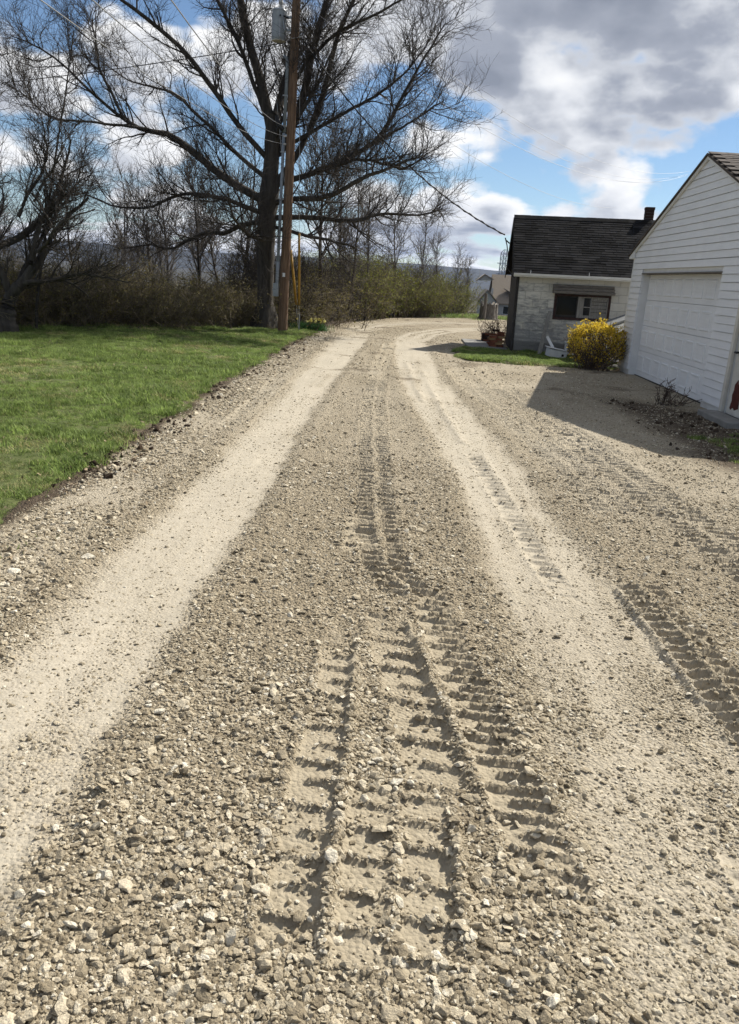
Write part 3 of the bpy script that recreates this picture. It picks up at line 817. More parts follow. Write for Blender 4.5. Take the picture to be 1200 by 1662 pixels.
# ------------------------------------------------------------------ white garage
def build_garage():
    g = empty('garage', (5.0, 15.24, 0.0), label='white clapboard garage with a wide panelled overhead door, cut off by the right edge', cat='garage')
    HW, ZR, SL = 3.95, 4.12, 0.368
    zroof = lambda y: ZR - SL * abs(y)
    OY0, OY1, OZ = -1.56, 3.14, 2.19           # overhead door opening
    EY0, EY1, EZ = -3.56, -2.58, 2.10           # side door opening
    # carcass
    mb = MB()
    mb.prism([(OY1, 0), (HW - 0.02, 0), (HW - 0.02, zroof(HW) - 0.02), (OY1, zroof(OY1) - 0.02)], 'x', 0.02, 0.18)
    mb.prism([(EY1, 0), (OY0, 0), (OY0, zroof(OY0) - 0.02), (EY1, zroof(EY1) - 0.02)], 'x', 0.02, 0.18)
    mb.prism([(-HW + 0.02, 0), (EY0, 0), (EY0, zroof(EY0) - 0.02), (-HW + 0.02, zroof(HW) - 0.02)], 'x', 0.02, 0.18)
    mb.prism([(EY0, EZ), (EY1, EZ), (EY1, zroof(EY1) - 0.02), (EY0, zroof(EY0) - 0.02)], 'x', 0.021, 0.179)
    mb.prism([(OY0, OZ), (OY1, OZ), (OY1, zroof(OY1) - 0.02), (0, ZR - 0.02), (OY0, zroof(OY0) - 0.02)], 'x', 0.021, 0.179)
    mb.box(0.19, 7.0, HW - 0.15, HW, 0, zroof(HW) - 0.03)
    mb.box(0.19, 7.0, -HW, -HW + 0.15, 0, zroof(HW) - 0.03)
    mb.prism([(-HW, 0), (HW, 0), (HW, zroof(HW) - 0.03), (0, ZR - 0.03), (-HW, zroof(HW) - 0.03)], 'x', 7.01, 7.15)
    mb.build('wall', M['trim_white'], g)
    # lapped boards, one by one
    EXP = 0.127
    k = 0
    while True:
        z0 = 0.12 + k * EXP; z1 = z0 + EXP - 0.0065
        if z0 > ZR - 0.12: break
        def lim(z): return min(HW - 0.06, max(0.015, (ZR - 0.035 - z) / SL))
        a0, a1 = lim(z0), lim(min(z1, ZR - 0.04)); z1 = min(z1, ZR - 0.045)
        spans = [((-a0, -a1), (a0, a1))]
        def cut(spans, c0, c1):
            o = []
            for (l, r) in spans:
                if r[0] <= c0 or l[0] >= c1: o.append((l, r)); continue
                if l[0] < c0: o.append((l, (c0, c0)))
                if r[0] > c1: o.append(((c1, c1), r))
            return o
        if z0 < OZ - 0.03: spans = cut(spans, OY0, OY1)
        if z0 < EZ + 0.05: spans = cut(spans, EY0 - 0.1, EY1 + 0.1)
        top_clip = z1
        for (l, r) in spans:
            zz1 = z1
            if r[0] - l[0] < 0.03: continue
            xb, xt = -0.022 + RNG.normal(0, 0.0012), -0.010
            dz = RNG.normal(0, 0.0015)
            vs = [(xb, l[0], z0 + dz), (xb, r[0], z0 + dz), (xt, r[1], zz1), (xt, l[1], zz1), (0.0195, l[0], z0 + dz), (0.0195, r[0], z0 + dz), (0.0195, r[1], zz1), (0.0195, l[1], zz1)]
            MB().add(vs, [(0, 3, 2, 1), (4, 5, 6, 7), (0, 1, 5, 4), (1, 2, 6, 5), (2, 3, 7, 6), (3, 0, 4, 7)]).build('siding_board', M['siding'], g)
        k += 1
    # trims
    MB().box(-0.026, 0.019, HW - 0.06, HW + 0.012, 0.06, zroof(HW) - 0.03).build('corner_board', M['trim_white'], g, 0.004)
    MB().box(-0.026, 0.019, -HW - 0.012, -HW + 0.06, 0.06, zroof(HW) - 0.03).build('corner_board', M['trim_white'], g, 0.004)
    for s in (1, -1):
        y1 = HW + 0.30
        MB().prism([(0, ZR - 0.045), (s * y1, zroof(y1) - 0.045), (s * y1, zroof(y1) + 0.01), (0, ZR + 0.01)], 'x', -0.055, -0.020).build('rake_board', M['trim_white'], g)
        MB().prism([(s * 0.0, ZR + 0.012), (s * y1, zroof(y1) + 0.012), (s * y1, zroof(y1) + 0.05), (0, ZR + 0.05)], 'x', -0.085, 7.3).build('roof_slope', M['shingle_brown'], g)
        MB().box(-0.05, 7.2, min(s * (HW + 0.01), s * (HW + 0.29)), max(s * (HW + 0.01), s * (HW + 0.29)), zroof(y1) - 0.045, zroof(y1) - 0.02).build('soffit', M['trim_white'], g)
    MB().prism([(3.88, 2.515), (4.26, 2.515), (4.26, 2.545), (3.88, 2.69)], 'x', -0.060, -0.0275).build('eave_return', M['trim_white'], g)
    # shingle tabs near the ridge on the slope that faces the road
    th = math.atan(SL)
    me = MB().box(-0.148, 0.148, -0.20, 0.0, 0.0, 0.012).mesh('shingle', M['shingle_brown'])
    for r in range(11):
        for c in range(9):
            yy = -0.02 - r * 0.135 * math.cos(th)
            o = obj('shingle', me, g, (0.07 + c * 0.30 + (0.15 if r % 2 else 0), yy, ZR + 0.066 + SL * yy + RNG.uniform(0, 0.004)), (th - 0.05, 0, RNG.normal(0, 0.01)))
    # overhead door: four sections of eight raised panels
    sh = (OZ - 0.03) / 4
    pm = None
    w = (OY1 - OY0) / 8
    for r in range(4):
        z0 = 0.02 + r * sh
        sec = MB().box(0.165, 0.205, OY0 + 0.004, OY1 - 0.004, z0 + 0.003, z0 + sh - 0.003).build('door_section', M['siding'], g, 0.002)
        for c in range(8):
            yc = OY0 + (c + 0.5) * w; hw, hh = w * 0.39, sh * 0.31; zc = z0 + sh * 0.5
            pb = MB()
            # sunk moulding round a raised field
            a, bq = 0.028, 0.06
            def ring(d, x): return [(x, yc - hw + d, zc - hh + d), (x, yc + hw - d, zc - hh + d), (x, yc + hw - d, zc + hh - d), (x, yc - hw + d, zc + hh - d)]
            vs = ring(0, 0.1655) + ring(0.012, 0.152) + ring(0.03, 0.152) + ring(0.05, 0.158)
            fs = []
            for q in range(3):
                for e in range(4): fs.append((q * 4 + e, q * 4 + (e + 1) % 4, q * 4 + 4 + (e + 1) % 4, q * 4 + 4 + e))
            fs.append((12, 13, 14, 15))
            pb.add(vs, fs)
            pb.build('panel', M['siding'], sec)
    MB().box(0.03, 0.164, OY0 - 0.001, OY0 + 0.018, 0.0, OZ - 0.02).build('door_jamb', M['trim_white'], g)
    MB().box(0.03, 0.164, OY1 - 0.018, OY1 + 0.001, 0.0, OZ - 0.02).build('door_jamb', M['trim_white'], g)
    MB().box(-0.022, 0.164, OY0 - 0.01, OY1 + 0.01, OZ - 0.022, OZ + 0.004).build('door_head', M['old_wood'], g)
    MB().box(0.158, 0.21, OY0, OY1, -0.03, 0.019).build('door_seal', M['black_metal'], g)  # black strip that paints in the dark gap under the door
    # side door
    MB().box(-0.030, 0.03, EY1, EY1 + 0.095, 0.03, EZ).build('door_frame', M['cream_door'], g, 0.004)
    MB().box(-0.030, 0.03, EY0 - 0.095, EY0, 0.03, EZ).build('door_frame', M['cream_door'], g, 0.004)
    MB().box(-0.032, 0.03, EY0 - 0.095, EY1 + 0.095, EZ + 0.002, EZ + 0.10).build('door_frame', M['cream_door'], g, 0.004)
    door = MB().box(0.045, 0.085, EY0 + 0.012, EY1 - 0.012, 0.06, EZ - 0.01).build('side_door', M['cream_door'], g, 0.003)
    tag(door, label='cream side door with patches of peeling red paint')
    for poly in ([(-2.715, .10), (-2.76, .075), (-2.84, .12), (-2.90, .085), (-3.04, .13), (-3.02, .30), (-3.07, .44), (-2.98, .52), (-2.90, .48), (-2.86, .55), (-2.80, .50), (-2.755, .46), (-2.76, .38), (-2.725, .30), (-2.75, .22), (-2.73, .16)],):
        MB().prism([(y, z + 0.06) for y, z in poly], 'x', 0.0425, 0.0449).build('red_paint', M['red_paint'], door)
    MB().tube([(0.04, -2.68, 1.0), (-0.02, -2.68, 1.0), (-0.028, -2.78, 1.0)], 0.016, 8).build('door_handle', M['black_metal'], door)
    MB().box(-0.035, 0.12, EY0 - 0.05, EY1 + 0.05, 0.0, 0.055).build('door_sill', M['dark_paint'], g)
    # downspout foot on the far corner
    MB().tube([(0.03, HW + 0.06, 2.45), (0.03, HW + 0.06, 0.22), (-0.02, HW + 0.10, 0.10), (-0.30, HW + 0.08, 0.05)], 0.035, 8).build('downspout', M['plastic_white'], g)
    return g


build_garage()
st = MB().box(-0.36, -0.04, -0.62, 0.62, -0.02, 0.085).build('concrete_step', M['concrete'], None, 0.012)
st.location = (5.0, 12.10, 0.0)
tag(st, 'grey concrete step at the foot of the garage side door', 'step')


# ------------------------------------------------------------------ block shed
def build_shed():
    s = empty('block_shed', (2.87, 22.17, 0.0), (0, math.radians(-1.2), math.radians(-3.3)), label='old concrete block shed with flaking white paint and dark shingle roof', cat='shed')
    LX_, DY_, WH = 5.2, 3.2, 2.04
    WX0, WX1, WZ0, WZ1 = 0.97, 2.44, 0.965, 1.60
    bk = MB()
    bk.box(0.012, WX0, 0.012, 0.17, -0.05, WH); bk.box(WX1, LX_, 0.012, 0.17, -0.05, WH)
    bk.box(WX0, WX1, 0.013, 0.169, -0.05, WZ0); bk.box(WX0, WX1, 0.013, 0.169, WZ1, WH)
    bk.prism([(0.17, -0.05), (DY_, -0.05), (DY_, WH), (DY_ / 2, WH + 1.42), (0.17, WH + 0.1)], 'x', 0.012, 0.17)
    bk.prism([(0.17, -0.05), (DY_, -0.05), (DY_, WH), (DY_ / 2, WH + 1.42), (0.17, WH + 0.1)], 'x', LX_ - 0.17, LX_)
    bk.box(0.17, LX_ - 0.17, DY_ - 0.17, DY_ - 0.001, -0.05, WH)
    bk.build('wall', M['mortar'], s)
    CH = 0.204; J = 0.005
    cache = {}
    def block(x0, x1, z0, z1):
        if x1 - x0 < 0.05 or z1 - z0 < 0.04: return
        key = (round(x1 - x0, 3), round(z1 - z0, 3))
        if key not in cache:
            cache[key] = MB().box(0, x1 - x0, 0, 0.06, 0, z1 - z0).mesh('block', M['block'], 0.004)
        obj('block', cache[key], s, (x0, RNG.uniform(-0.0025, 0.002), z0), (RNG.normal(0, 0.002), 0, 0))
    for r in range(10):
        z0, z1 = r * CH + J / 2, (r + 1) * CH - J / 2
        x = -0.2 if r % 2 else 0.0
        while x < LX_:
            a, b = max(x, 0.0) + J / 2, min(x + 0.405, LX_) - J / 2
            if z1 <= WZ0 or z0 >= WZ1: block(a, b, z0, z1)
            else:
                pieces = []
                if a < WX0: pieces.append((a, min(b, WX0)))
                if b > WX1: pieces.append((max(a, WX1), b))
                for p in pieces: block(p[0], p[1], z0, z1)
                if a < WX1 and b > WX0:
                    if z0 < WZ0 - 0.05: block(max(a, WX0), min(b, WX1), z0, WZ0 - 0.003)
                    if z1 > WZ1 + 0.05: block(max(a, WX0), min(b, WX1), WZ1 + 0.003, z1)
            x += 0.405
    # window
    w = MB().box(WX0, WX1, -0.022, 0.03, WZ0 - 0.03, WZ0 + 0.035).build('window_sill', M['dark_red_wood'], s, 0.004)
    wf = MB(); wf.box(WX0, WX0 + 0.055, -0.018, 0.08, WZ0 + 0.036, WZ1); wf.box(WX1 - 0.055, WX1, -0.018, 0.08, WZ0 + 0.036, WZ1)
    wf.box(WX0 + 0.056, WX1 - 0.056, -0.016, 0.08, WZ1 - 0.05, WZ1)
    win = wf.build('window_frame', M['dark_red_wood'], s, 0.003)
    MB().box(WX0 + 0.62, WX0 + 0.75, 0.0, 0.07, WZ0 + 0.037, WZ1 - 0.051).build('mullion', M['old_wood_v'], win, 0.004)
    mb = MB(); x0, x1 = WX0 + 0.058, WX0 + 0.618; z0, z1 = WZ0 + 0.037, WZ1 - 0.051
    mb.box(x0, x0 + 0.035, 0.03, 0.06, z0, z1); mb.box(x1 - 0.03, x1, 0.03, 0.06, z0, z1); mb.box(x0 + 0.036, x1 - 0.031, 0.031, 0.06, z0, z0 + 0.06); mb.box(x0 + 0.036, x1 - 0.031, 0.031, 0.06, z1 - 0.03, z1)
    mb.build('sash', M['dark_paint'], win)
    MB().box(x0 + 0.02, x1 - 0.02, 0.045, 0.050, z0 + 0.03, z1 - 0.02).build('pane', M['glass'], win)
    x0, x1 = WX0 + 0.752, WX1 - 0.057
    mb = MB(); mb.box(x0, x0 + 0.03, 0.01, 0.045, z0, z1); mb.box(x1 - 0.03, x1, 0.01, 0.045, z0, z1); mb.box(x0 + 0.031, x1 - 0.031, 0.011, 0.045, z0, z0 + 0.07); mb.box(x0 + 0.031, x1 - 0.031, 0.011, 0.045, z1 - 0.03, z1)
    mb.box(x0 + 0.20, x0 + 0.23, 0.012, 0.044, z0 + 0.071, z1 - 0.031); mb.box(x0 + 0.031, x0 + 0.199, 0.013, 0.044, z0 + 0.27, z0 + 0.295)
    mb.build('sash', M['old_wood_v'], win)
    MB().box(x0 + 0.02, x0 + 0.21, 0.026, 0.030, z0 + 0.05, z0 + 0.268).build('pane', M['glass'], win)
    MB().box(x0 + 0.02, x0 + 0.21, 0.026, 0.030, z0 + 0.297, z1 - 0.02).build('pane', M['glass'], win)
    for q in range(5):
        MB().bar((x0 + 0.231, 0.034, z0 + 0.11 + q * 0.092), (x1 - 0.031, 0.034, z0 + 0.11 + q * 0.092), 0.014, 0.084, (0, -0.25, 1)).build('louvre', M['old_wood_v'], win)
    MB().box(WX0 - 0.1, WX1 + 0.1, 0.171, 0.25, WZ0 - 0.1, WZ1 + 0.1).build('interior', M['interior'], s)  # near-black panel: darkness of the unlit room put into its colour
    # plank canopy above the window
    for q in range(3):
        z = 1.615 + q * 0.075
        MB().box(WX0 - 0.07, WX1 + 0.06 - 0.01 * q, -0.20 + 0.055 * q, -0.004, z, z + 0.070).build('canopy_plank', M['old_wood'], s, 0.005)
    # eaves
    MB().box(-0.17, LX_ + 0.2, -0.265, -0.235, 1.985, 2.075).build('fascia', M['trim_white'], s, 0.004)
    MB().box(-0.165, LX_ + 0.19, -0.234, -0.003, 2.035, 2.055).build('soffit', M['old_wood'], s)
    gt = MB().prism([(-0.265, 2.01), (-0.315, 2.02), (-0.335, 2.075), (-0.325, 2.075), (-0.305, 2.03), (-0.268, 2.025)], 'x', -0.175, LX_ + 0.2).build('gutter', M['trim_white'], s)
    for xx in (0.25, 1.75, 3.2):
        MB().box(xx, xx + 0.012, -0.31, -0.30, 2.0755, 2.16).build('gutter_strap', M['trim_white'], gt)
    # roof
    y0, z0, y1, z1 = -0.26, 2.085, DY_ / 2, 3.60
    ln = math.hypot(y1 - y0, z1 - z0); th = math.atan2(z1 - z0, y1 - y0)
    MB().prism([(y0, z0 - 0.03), (y1, z1 - 0.03), (y1, z1), (y0, z0)], 'x', -0.18, LX_ + 0.25).build('roof_deck', M['dark_paint'], s)
    MB().prism([(DY_ + 0.26, z0 - 0.03), (y1 + 0.001, z1 - 0.03), (y1 + 0.001, z1), (DY_ + 0.26, z0)], 'x', -0.18, LX_ + 0.25).build('roof_deck', M['shingle'], s)
    tabs = [MB().box(0.003, 0.30 - 0.004, -0.02, 0.165, 0.0, 0.011).mesh('shingle', M['shingle'], 0.003) for _ in range(1)]
    rest = MB(); N_R = 24; ex = ln / N_R
    for r in range(N_R):
        for c in range(19):
            x = -0.19 + c * 0.30 - (0.13 if r % 2 else 0.0) + (0.05 if r % 3 == 0 else 0)
            xa = max(x, -0.275)
            d = r * ex
            yy, zz = y0 + d * math.cos(th), z0 + d * math.sin(th) + 0.014
            if x < -0.20: x = -0.195
            if x + 0.3 > LX_ + 0.27: continue
            if c < 12:
                o = obj('shingle', tabs[0], s, (x, yy, zz), (th - 0.075 + RNG.normal(0, 0.008), RNG.normal(0, 0.004), RNG.normal(0, 0.006)))
            else:
                q = th - 0.075
                b0 = len(rest.v)
                rest.box(x + 0.003, x + 0.296, 0, 0.165, 0, 0.011)
                for i in range(b0, len(rest.v)):
                    px, py, pz = rest.v[i]; rest.v[i] = (px, yy + py * math.cos(q) - pz * math.sin(q), zz + py * math.sin(q) + pz * math.cos(q))
    tag(rest.build('shingles', M['shingle'], s), kind='stuff')
    for c in range(18):
        MB().prism([(y1 - 0.11, z1 - 0.052), (y1, z1 + 0.034 + 0.004 * (c % 2)), (y1 + 0.11, z1 - 0.052), (y1 + 0.11, z1 - 0.066), (y1, z1 + 0.018), (y1 - 0.11, z1 - 0.066)], 'x', -0.19 + c * 0.31, -0.19 + c * 0.31 + 0.305).build('ridge_cap', M['shingle'], s)
    # barge boards and dark corner boards
    MB().prism([(y0, z0 - 0.12), (y1, z1 - 0.12), (y1, z1 - 0.031), (y0, z0 - 0.031)], 'x', -0.205, -0.182).build('barge_board', M['dark_paint'], s)
    MB().prism([(DY_ + 0.26, z0 - 0.12), (y1, z1 - 0.12), (y1, z1 - 0.031), (DY_ + 0.26, z0 - 0.031)], 'x', -0.205, -0.182).build('barge_board', M['dark_paint'], s)
    MB().box(-0.075, -0.006, -0.03, 0.05, 0.0, 2.03).build('corner_board', M['dark_paint'], s, 0.004)
    for q in range(14):
        MB().box(-0.03 - 0.004 * (q % 2), -0.003, 0.055 + q * 0.222, 0.055 + q * 0.222 + 0.218, 0.02, 2.02 + (0.9 if 3 < q < 10 else 0.2)).build('side_plank', M['dark_paint'], s, 0.003)
    # chimney in courses
    ch = None
    for r in range(9):
        o = 0.012 if r == 8 else RNG.uniform(-0.003, 0.003)
        mbk = MB().box(3.39 - o, 3.61 + o, 1.72 - o, 1.94 + o, 3.32 + r * 0.075, 3.32 + r * 0.075 + 0.070)
        mbk.build('chimney_course', M['brick_dark'], s, 0.004)
    MB().box(3.40, 3.60, 1.73, 1.93, 3.3, 3.98).build('chimney_core', M['mortar'], s)
    # service bracket on the gable
    MB().tube([(-0.29, 0.9, 2.85), (-0.40, 0.88, 2.93), (-0.42, 0.88, 2.99)], 0.018, 6).build('service_bracket', M['black_metal'], s)
    MB().tube([(-0.42, 0.88, 2.98), (-0.36, 0.85, 2.80), (-0.31, 0.82, 2.55), (-0.295, 0.8, 2.2), (-0.09, 0.6, 1.95)], 0.014, 6).build('service_cable', M['wire_black'], s)
    return s


build_shed()


# ------------------------------------------------------------------ things round the shed
pad = MB().box(-0.62, 0.50, -1.55, 1.55, -0.03, 0.05).build('concrete_pad', M['concrete'], None, 0.012)
pad.location = (2.30, 24.05, 0.0)
tag(pad, 'low concrete slab beside the left end of the block shed', 'slab')

me_b = [MB().box(-0.1, 0.1, -0.047, 0.047, 0, 0.058).mesh('brick', M[m_], 0.004) for m_ in ('brick', 'brick_dark', 'brick_buff')]
stack = empty('brick_stack', (2.58, 23.3, 0.052), label='stepped stack of red and buff bricks against the shed corner', cat='bricks')
for r in range(8):
    n = 4 if r < 5 else (2 if r < 7 else 1)
    for c in range(n):
        for d in range(2):
            x = -0.16 + (c % 2) * 0.21 + (0.10 if r >= 5 else 0) + RNG.normal(0, 0.007) - (0.05 if r % 2 else 0)
            if n == 2: x = 0.05 + (c * 0.0) + RNG.normal(0, 0.01)
            y = -0.15 + (c // 2) * 0.2 + d * 0.1 + RNG.normal(0, 0.004)
            obj('brick', me_b[RNG.choice(3, p=[.5, .25, .25])], stack, (x, y, r * 0.06), (0, 0, RNG.normal(0, 0.06)))
plant = empty('brick_planter', (2.52, 25.35, 0.052), label='square planter of dark loose bricks at the far end of the slab', cat='planter')
for r in range(4):
    for sd in range(4):
        for c in range(2):
            a = sd * math.pi / 2; off = (-0.11 + c * 0.21 + (0.03 if r % 2 else 0))
            x = math.cos(a) * 0.19 - math.sin(a) * off; y = math.sin(a) * 0.19 + math.cos(a) * off
            obj('brick', me_b[1 if RNG.random() < 0.75 else 0], plant, (x, y, r * 0.06), (0, 0, a + math.pi / 2 + RNG.normal(0, 0.05)))
MB().box(-0.14, 0.14, -0.14, 0.14, 0.0, 0.19).build('potting_soil', M['soil'], plant)

bd = MB().bar((0, 0, 0), (0.21, 0.34, 1.13), 0.10, 0.025, (0, -1, 0.3)).build('leaning_board', M['grey_plank'], None, 0.003)
bd.location = (3.49, 21.56, 0.03)
tag(bd, 'weathered plank leaning against the shed wall beside its window', 'board')
bd = MB().bar((0, 0, 0), (-0.20, 0.32, 0.36), 0.075, 0.02, (0, -1, 0.3)).build('white_board', M['trim_white'], None, 0.003)
bd.location = (3.90, 21.55, 0.15)
tag(bd, 'short white board propped behind the discarded white box', 'board')
bx = empty('discarded_box', (3.86, 21.20, 0.035), (0.05, 0.12, 0.16), label='battered white box lying in the grass below the shed window', cat='box')
MB().box(-0.24, 0.24, -0.15, 0.15, 0.0, 0.20).build('box_body', M['white_sheet'], bx, 0.008)
MB().bar((-0.30, -0.02, 0.23), (0.22, -0.02, 0.215), 0.30, 0.012).build('box_lid', M['white_sheet'], bx, 0.003)
MB().box(0.10, 0.16, -0.156, -0.151, 0.06, 0.12).build('hand_hole', M['black_metal'], bx)  # black plate on the face, drawn for the shade inside a hole
dp = empty('drain_pipe', (4.26, 22.0, 0.04), label='white plastic drain pipe elbow on the ground by the shed wall', cat='pipe')
MB().tube([(0, 0, 0.36), (0, 0, 0.12), (0.01, -0.05, 0.06), (0.05, -0.14, 0.045), (0.36, -0.62, 0.04)], 0.042, 10, True).build('pipe', M['plastic_white'], dp, 0, True)
MB().tube([(0, 0, 0.30), (0, 0, 0.38)], 0.052, 10).build('collar', M['plastic_white'], dp, 0, True)
ht = empty('bulkhead', (5.22, 20.65, 0.10), label='white bulkhead with a slanted grey lid between shed and garage', cat='bulkhead')
MB().prism([(-0.75, 0.0), (1.1, 0.0), (1.1, 1.40), (-0.75, 0.62)], 'y', -0.35, 0.55).build('bulkhead_body', M['white_sheet'], ht, 0.006)
MB().prism([(-0.86, 0.60), (1.15, 1.448), (1.15, 1.50), (-0.86, 0.655)], 'y', -0.42, 0.62).build('bulkhead_lid', M['grey_sheet'], ht, 0.004)

# stump with a post
sp = empty('tree_stump', (4.0, 42.2, -0.02), label='ragged grey tree stump at the far end of the drive', cat='stump')
A = np.linspace(0, 2 * np.pi, 33)[:-1]
rings = []
for z, r in ((-0.1, 0.56), (0.06, 0.47), (0.2, 0.43), (0.45, 0.41), (0.68, 0.41), (0.80, 0.42)):
    rr = r * (1 + 0.10 * np.sin(5 * A + 1) + 0.06 * np.sin(9 * A + 2 + z) + 0.04 * RNG.normal(size=32))
    top = (0.10 * np.sin(3 * A) + 0.07 * RNG.normal(size=32)) if z > 0.6 else 0
    rings.append(np.stack([np.cos(A) * rr, np.sin(A) * rr, np.full(32, z) + top], -1))
v = np.concatenate(rings + [np.array([[0.02, 0, 0.62]])]); q = []
for i in range(5):
    for k in range(32): q.append((i * 32 + k, i * 32 + (k + 1) % 32, (i + 1) * 32 + (k + 1) % 32, (i + 1) * 32 + k))
t_ = [(160 + k, 160 + (k + 1) % 32, 192) for k in range(32)]
obj('stump_wood', mesh_np('stump_wood', v, [np.array(q), np.array(t_)], M['stump_wood']), sp)
po = MB().tube([(0, 0, -0.1), (0.01, 0, 0.6), (0.0, 0, 1.28)], [0.085, 0.08, 0.075], 9).build('fence_post', M['stump_wood'], None)
po.location = (3.72, 41.3, 0.0)
tag(po, 'dark weathered round post standing in front of the stump', 'post')

# ------------------------------------------------------------------ neighbour's house below the crest
hz = empty('neighbour_house', (20.0, 170.0, -4.6), label="grey house with a wide tan roof below the crest of the drive", cat='house')
mb = MB(); mb.box(-3.0, 16, 0.4, 12, 0, 2.55); mb.prism([(0.4, 2.5), (12, 2.5), (6.2, 7.6)], 'x', -2.9, 15.9)
mb.build('wall', M['house_wall'], hz)
MB().prism([(-0.2, 2.45), (6.2, 8.14), (6.2, 8.34), (-0.2, 2.65)], 'x', -3.3, 16.4).build('roof', M['house_roof'], hz)
MB().prism([(12.6, 2.45), (6.2, 8.14), (6.2, 8.34), (12.6, 2.65)], 'x', -3.3, 16.4).build('roof', M['house_roof'], hz)
mb = MB(); mb.prism([(-5.9, 0), (-2.4, 0), (-2.4, 2.5), (-4.65, 4.95), (-5.9, 3.0)], 'y', -2.0, 5.0)
mb.build('wing', M['house_gable'], hz)
MB().prism([(-4.65, 5.02), (-2.05, 2.35), (-1.95, 2.5), (-4.65, 5.25)], 'y', -2.4, 5.2).build('wing_roof', M['house_roof'], hz)
MB().prism([(-4.65, 5.02), (-6.4, 2.75), (-6.5, 2.9), (-4.65, 5.25)], 'y', -2.4, 5.2).build('wing_roof', M['house_roof'], hz)
mb = MB(); mb.prism([(-6.0, 6.9), (-2.9, 7.05), (-4.9, 8.05)], 'y', 5.3, 8.0)
mb.build('dormer', M['house_gable'], hz)
MB().prism([(-4.9, 8.08), (-2.5, 6.95), (-2.45, 7.1), (-4.9, 8.27)], 'y', 5.0, 8.3).build('dormer_roof', M['house_roof'], hz)
MB().prism([(-4.9, 8.08), (-6.4, 6.8), (-6.45, 6.95), (-4.9, 8.27)], 'y', 5.0, 8.3).build('dormer_roof', M['house_roof'], hz)
for x in (-0.95, 0.6, 4.0):
    f = MB().box(x, x + 1.2, 0.33, 0.399, 0.5, 2.2).build('window', M['trim_white'], hz)
    MB().box(x + 0.1, x + 1.1, 0.30, 0.329, 0.6, 2.1).build('pane', M['glass'], f)
MB().prism([(-1.0, 5.6), (1.6, 4.35), (1.6, 4.0)], 'y', 0.5, 2.6).build('porch_gable', M['dark_paint'], hz)  # dark wedge standing in for the shading of another roof plane
MB().tube([(-3.35, 1.2, 4.2), (-3.35, 1.2, 5.5)], 0.18, 8).build('vent_pipe', M['steel_grey'], hz)

# ------------------------------------------------------------------ transmission tower on the far side of the valley
tw = empty('transmission_tower', (107.5, 1000.0, -16.0), (0, 0, 0.35), label='tiny grey lattice power line tower on the horizon', cat='tower')
mb = MB(); H = 57.0
def tw_w(z): return 3.6 if z > 26 else 3.6 + (26 - z) / 26 * 3.4
lv = [0, 9, 17, 24, 30, 36, 42, 48, 54]
for sx, sy in ((1, 1), (1, -1), (-1, 1), (-1, -1)):
    mb2 = MB()
    for a, b in zip(lv[:-1], lv[1:]):
        mb2.bar((sx * tw_w(a), sy * tw_w(a), a), (sx * tw_w(b), sy * tw_w(b), b), 0.75, 0.75)
    mb2.bar((sx * 3.6, sy * 3.6, 54), (sx * 1.0, sy * 1.0, H + 1), 0.6, 0.6)
    mb2.build('leg', M['steel_lattice'], tw)
for a, b in zip(lv[:-1], lv[1:]):
    wa, wb = tw_w(a), tw_w(b)
    for s_ in (1, -1):
        mb.bar((-wa, s_ * wa, a), (wb, s_ * wb, b), 0.4, 0.4); mb.bar((wa, s_ * wa, a), (-wb, s_ * wb, b), 0.4, 0.4)
        mb.bar((s_ * wa, -wa, a), (s_ * wb, wb, b), 0.4, 0.4)
        mb.bar((-wb, s_ * wb, b), (wb, s_ * wb, b), 0.4, 0.4)
mb.build('bracing', M['steel_lattice'], tw)
for z in (30, 42):
    MB().bar((-9, 0, z), (9, 0, z), 0.6, 0.8).build('crossarm', M['steel_lattice'], tw)

# ------------------------------------------------------------------ utility pole
up_ = empty('utility_pole', (-3.652, 23.5, 0.0), (0, 0.0085, 0), label='brown wooden utility pole with grey transformer beside the big bare tree', cat='utility pole')
zs = [-0.3, 0.0, 1.0, 3.0, 5.0, 7.0, 9.0, 10.6]
MB().tube([(RNG.normal(0, 0.004), 0, z) for z in zs], [0.145, 0.142, 0.138, 0.132, 0.124, 0.117, 0.11, 0.105], 18).build('shaft', M['pole_wood'], up_, 0, True)
MB().tube([(-0.205, -0.03, 1.3), (-0.20, -0.03, 3.0), (-0.185, -0.03, 5.3)], 0.042, 10).build('conduit', M['conduit'], up_, 0, True)
MB().tube([(-0.205, -0.03, 1.05), (-0.205, -0.03, 1.95)], 0.05, 10).build('conduit', M['steel_grey'], up_, 0, True)
MB().tube([(-0.175, -0.03, 5.32), (-0.165, -0.03, 7.0), (-0.20, -0.03, 7.12), (-0.28, -0.03, 7.16)], 0.045, 10).build('conduit', M['conduit'], up_, 0, True)
bx = MB().box(-0.31, -0.16, -0.12, 0.06, 1.0, 1.36).build('junction_box', M['steel_grey'], up_, 0.008)
MB().tube([(-0.33, -0.04, 1.18), (-0.31, -0.04, 1.18)], 0.035, 8).build('hasp', M['steel_grey'], bx)
MB().tube([(-0.40, -0.03, 5.72), (-0.33, -0.06, 5.50), (-0.20, -0.06, 5.36)], [0.05, 0.075, 0.06], 9).build('weatherhead', M['black_metal'], up_, 0, True)
for z in (2.3, 3.6, 4.8, 6.2):
    MB().box(-0.25, -0.11, -0.085, -0.075, z, z + 0.03).build('strap', M['steel_grey'], up_)
for z, sx in ((5.47, -1), (5.22, -1), (5.02, -1), (7.63, 1), (8.42, 1), (8.88, 1), (9.5, 1)):
    MB().tube([(sx * 0.10, -0.03, z), (sx * 0.20, -0.05, z)], 0.028, 8).build('insulator', M['porcelain'], up_)
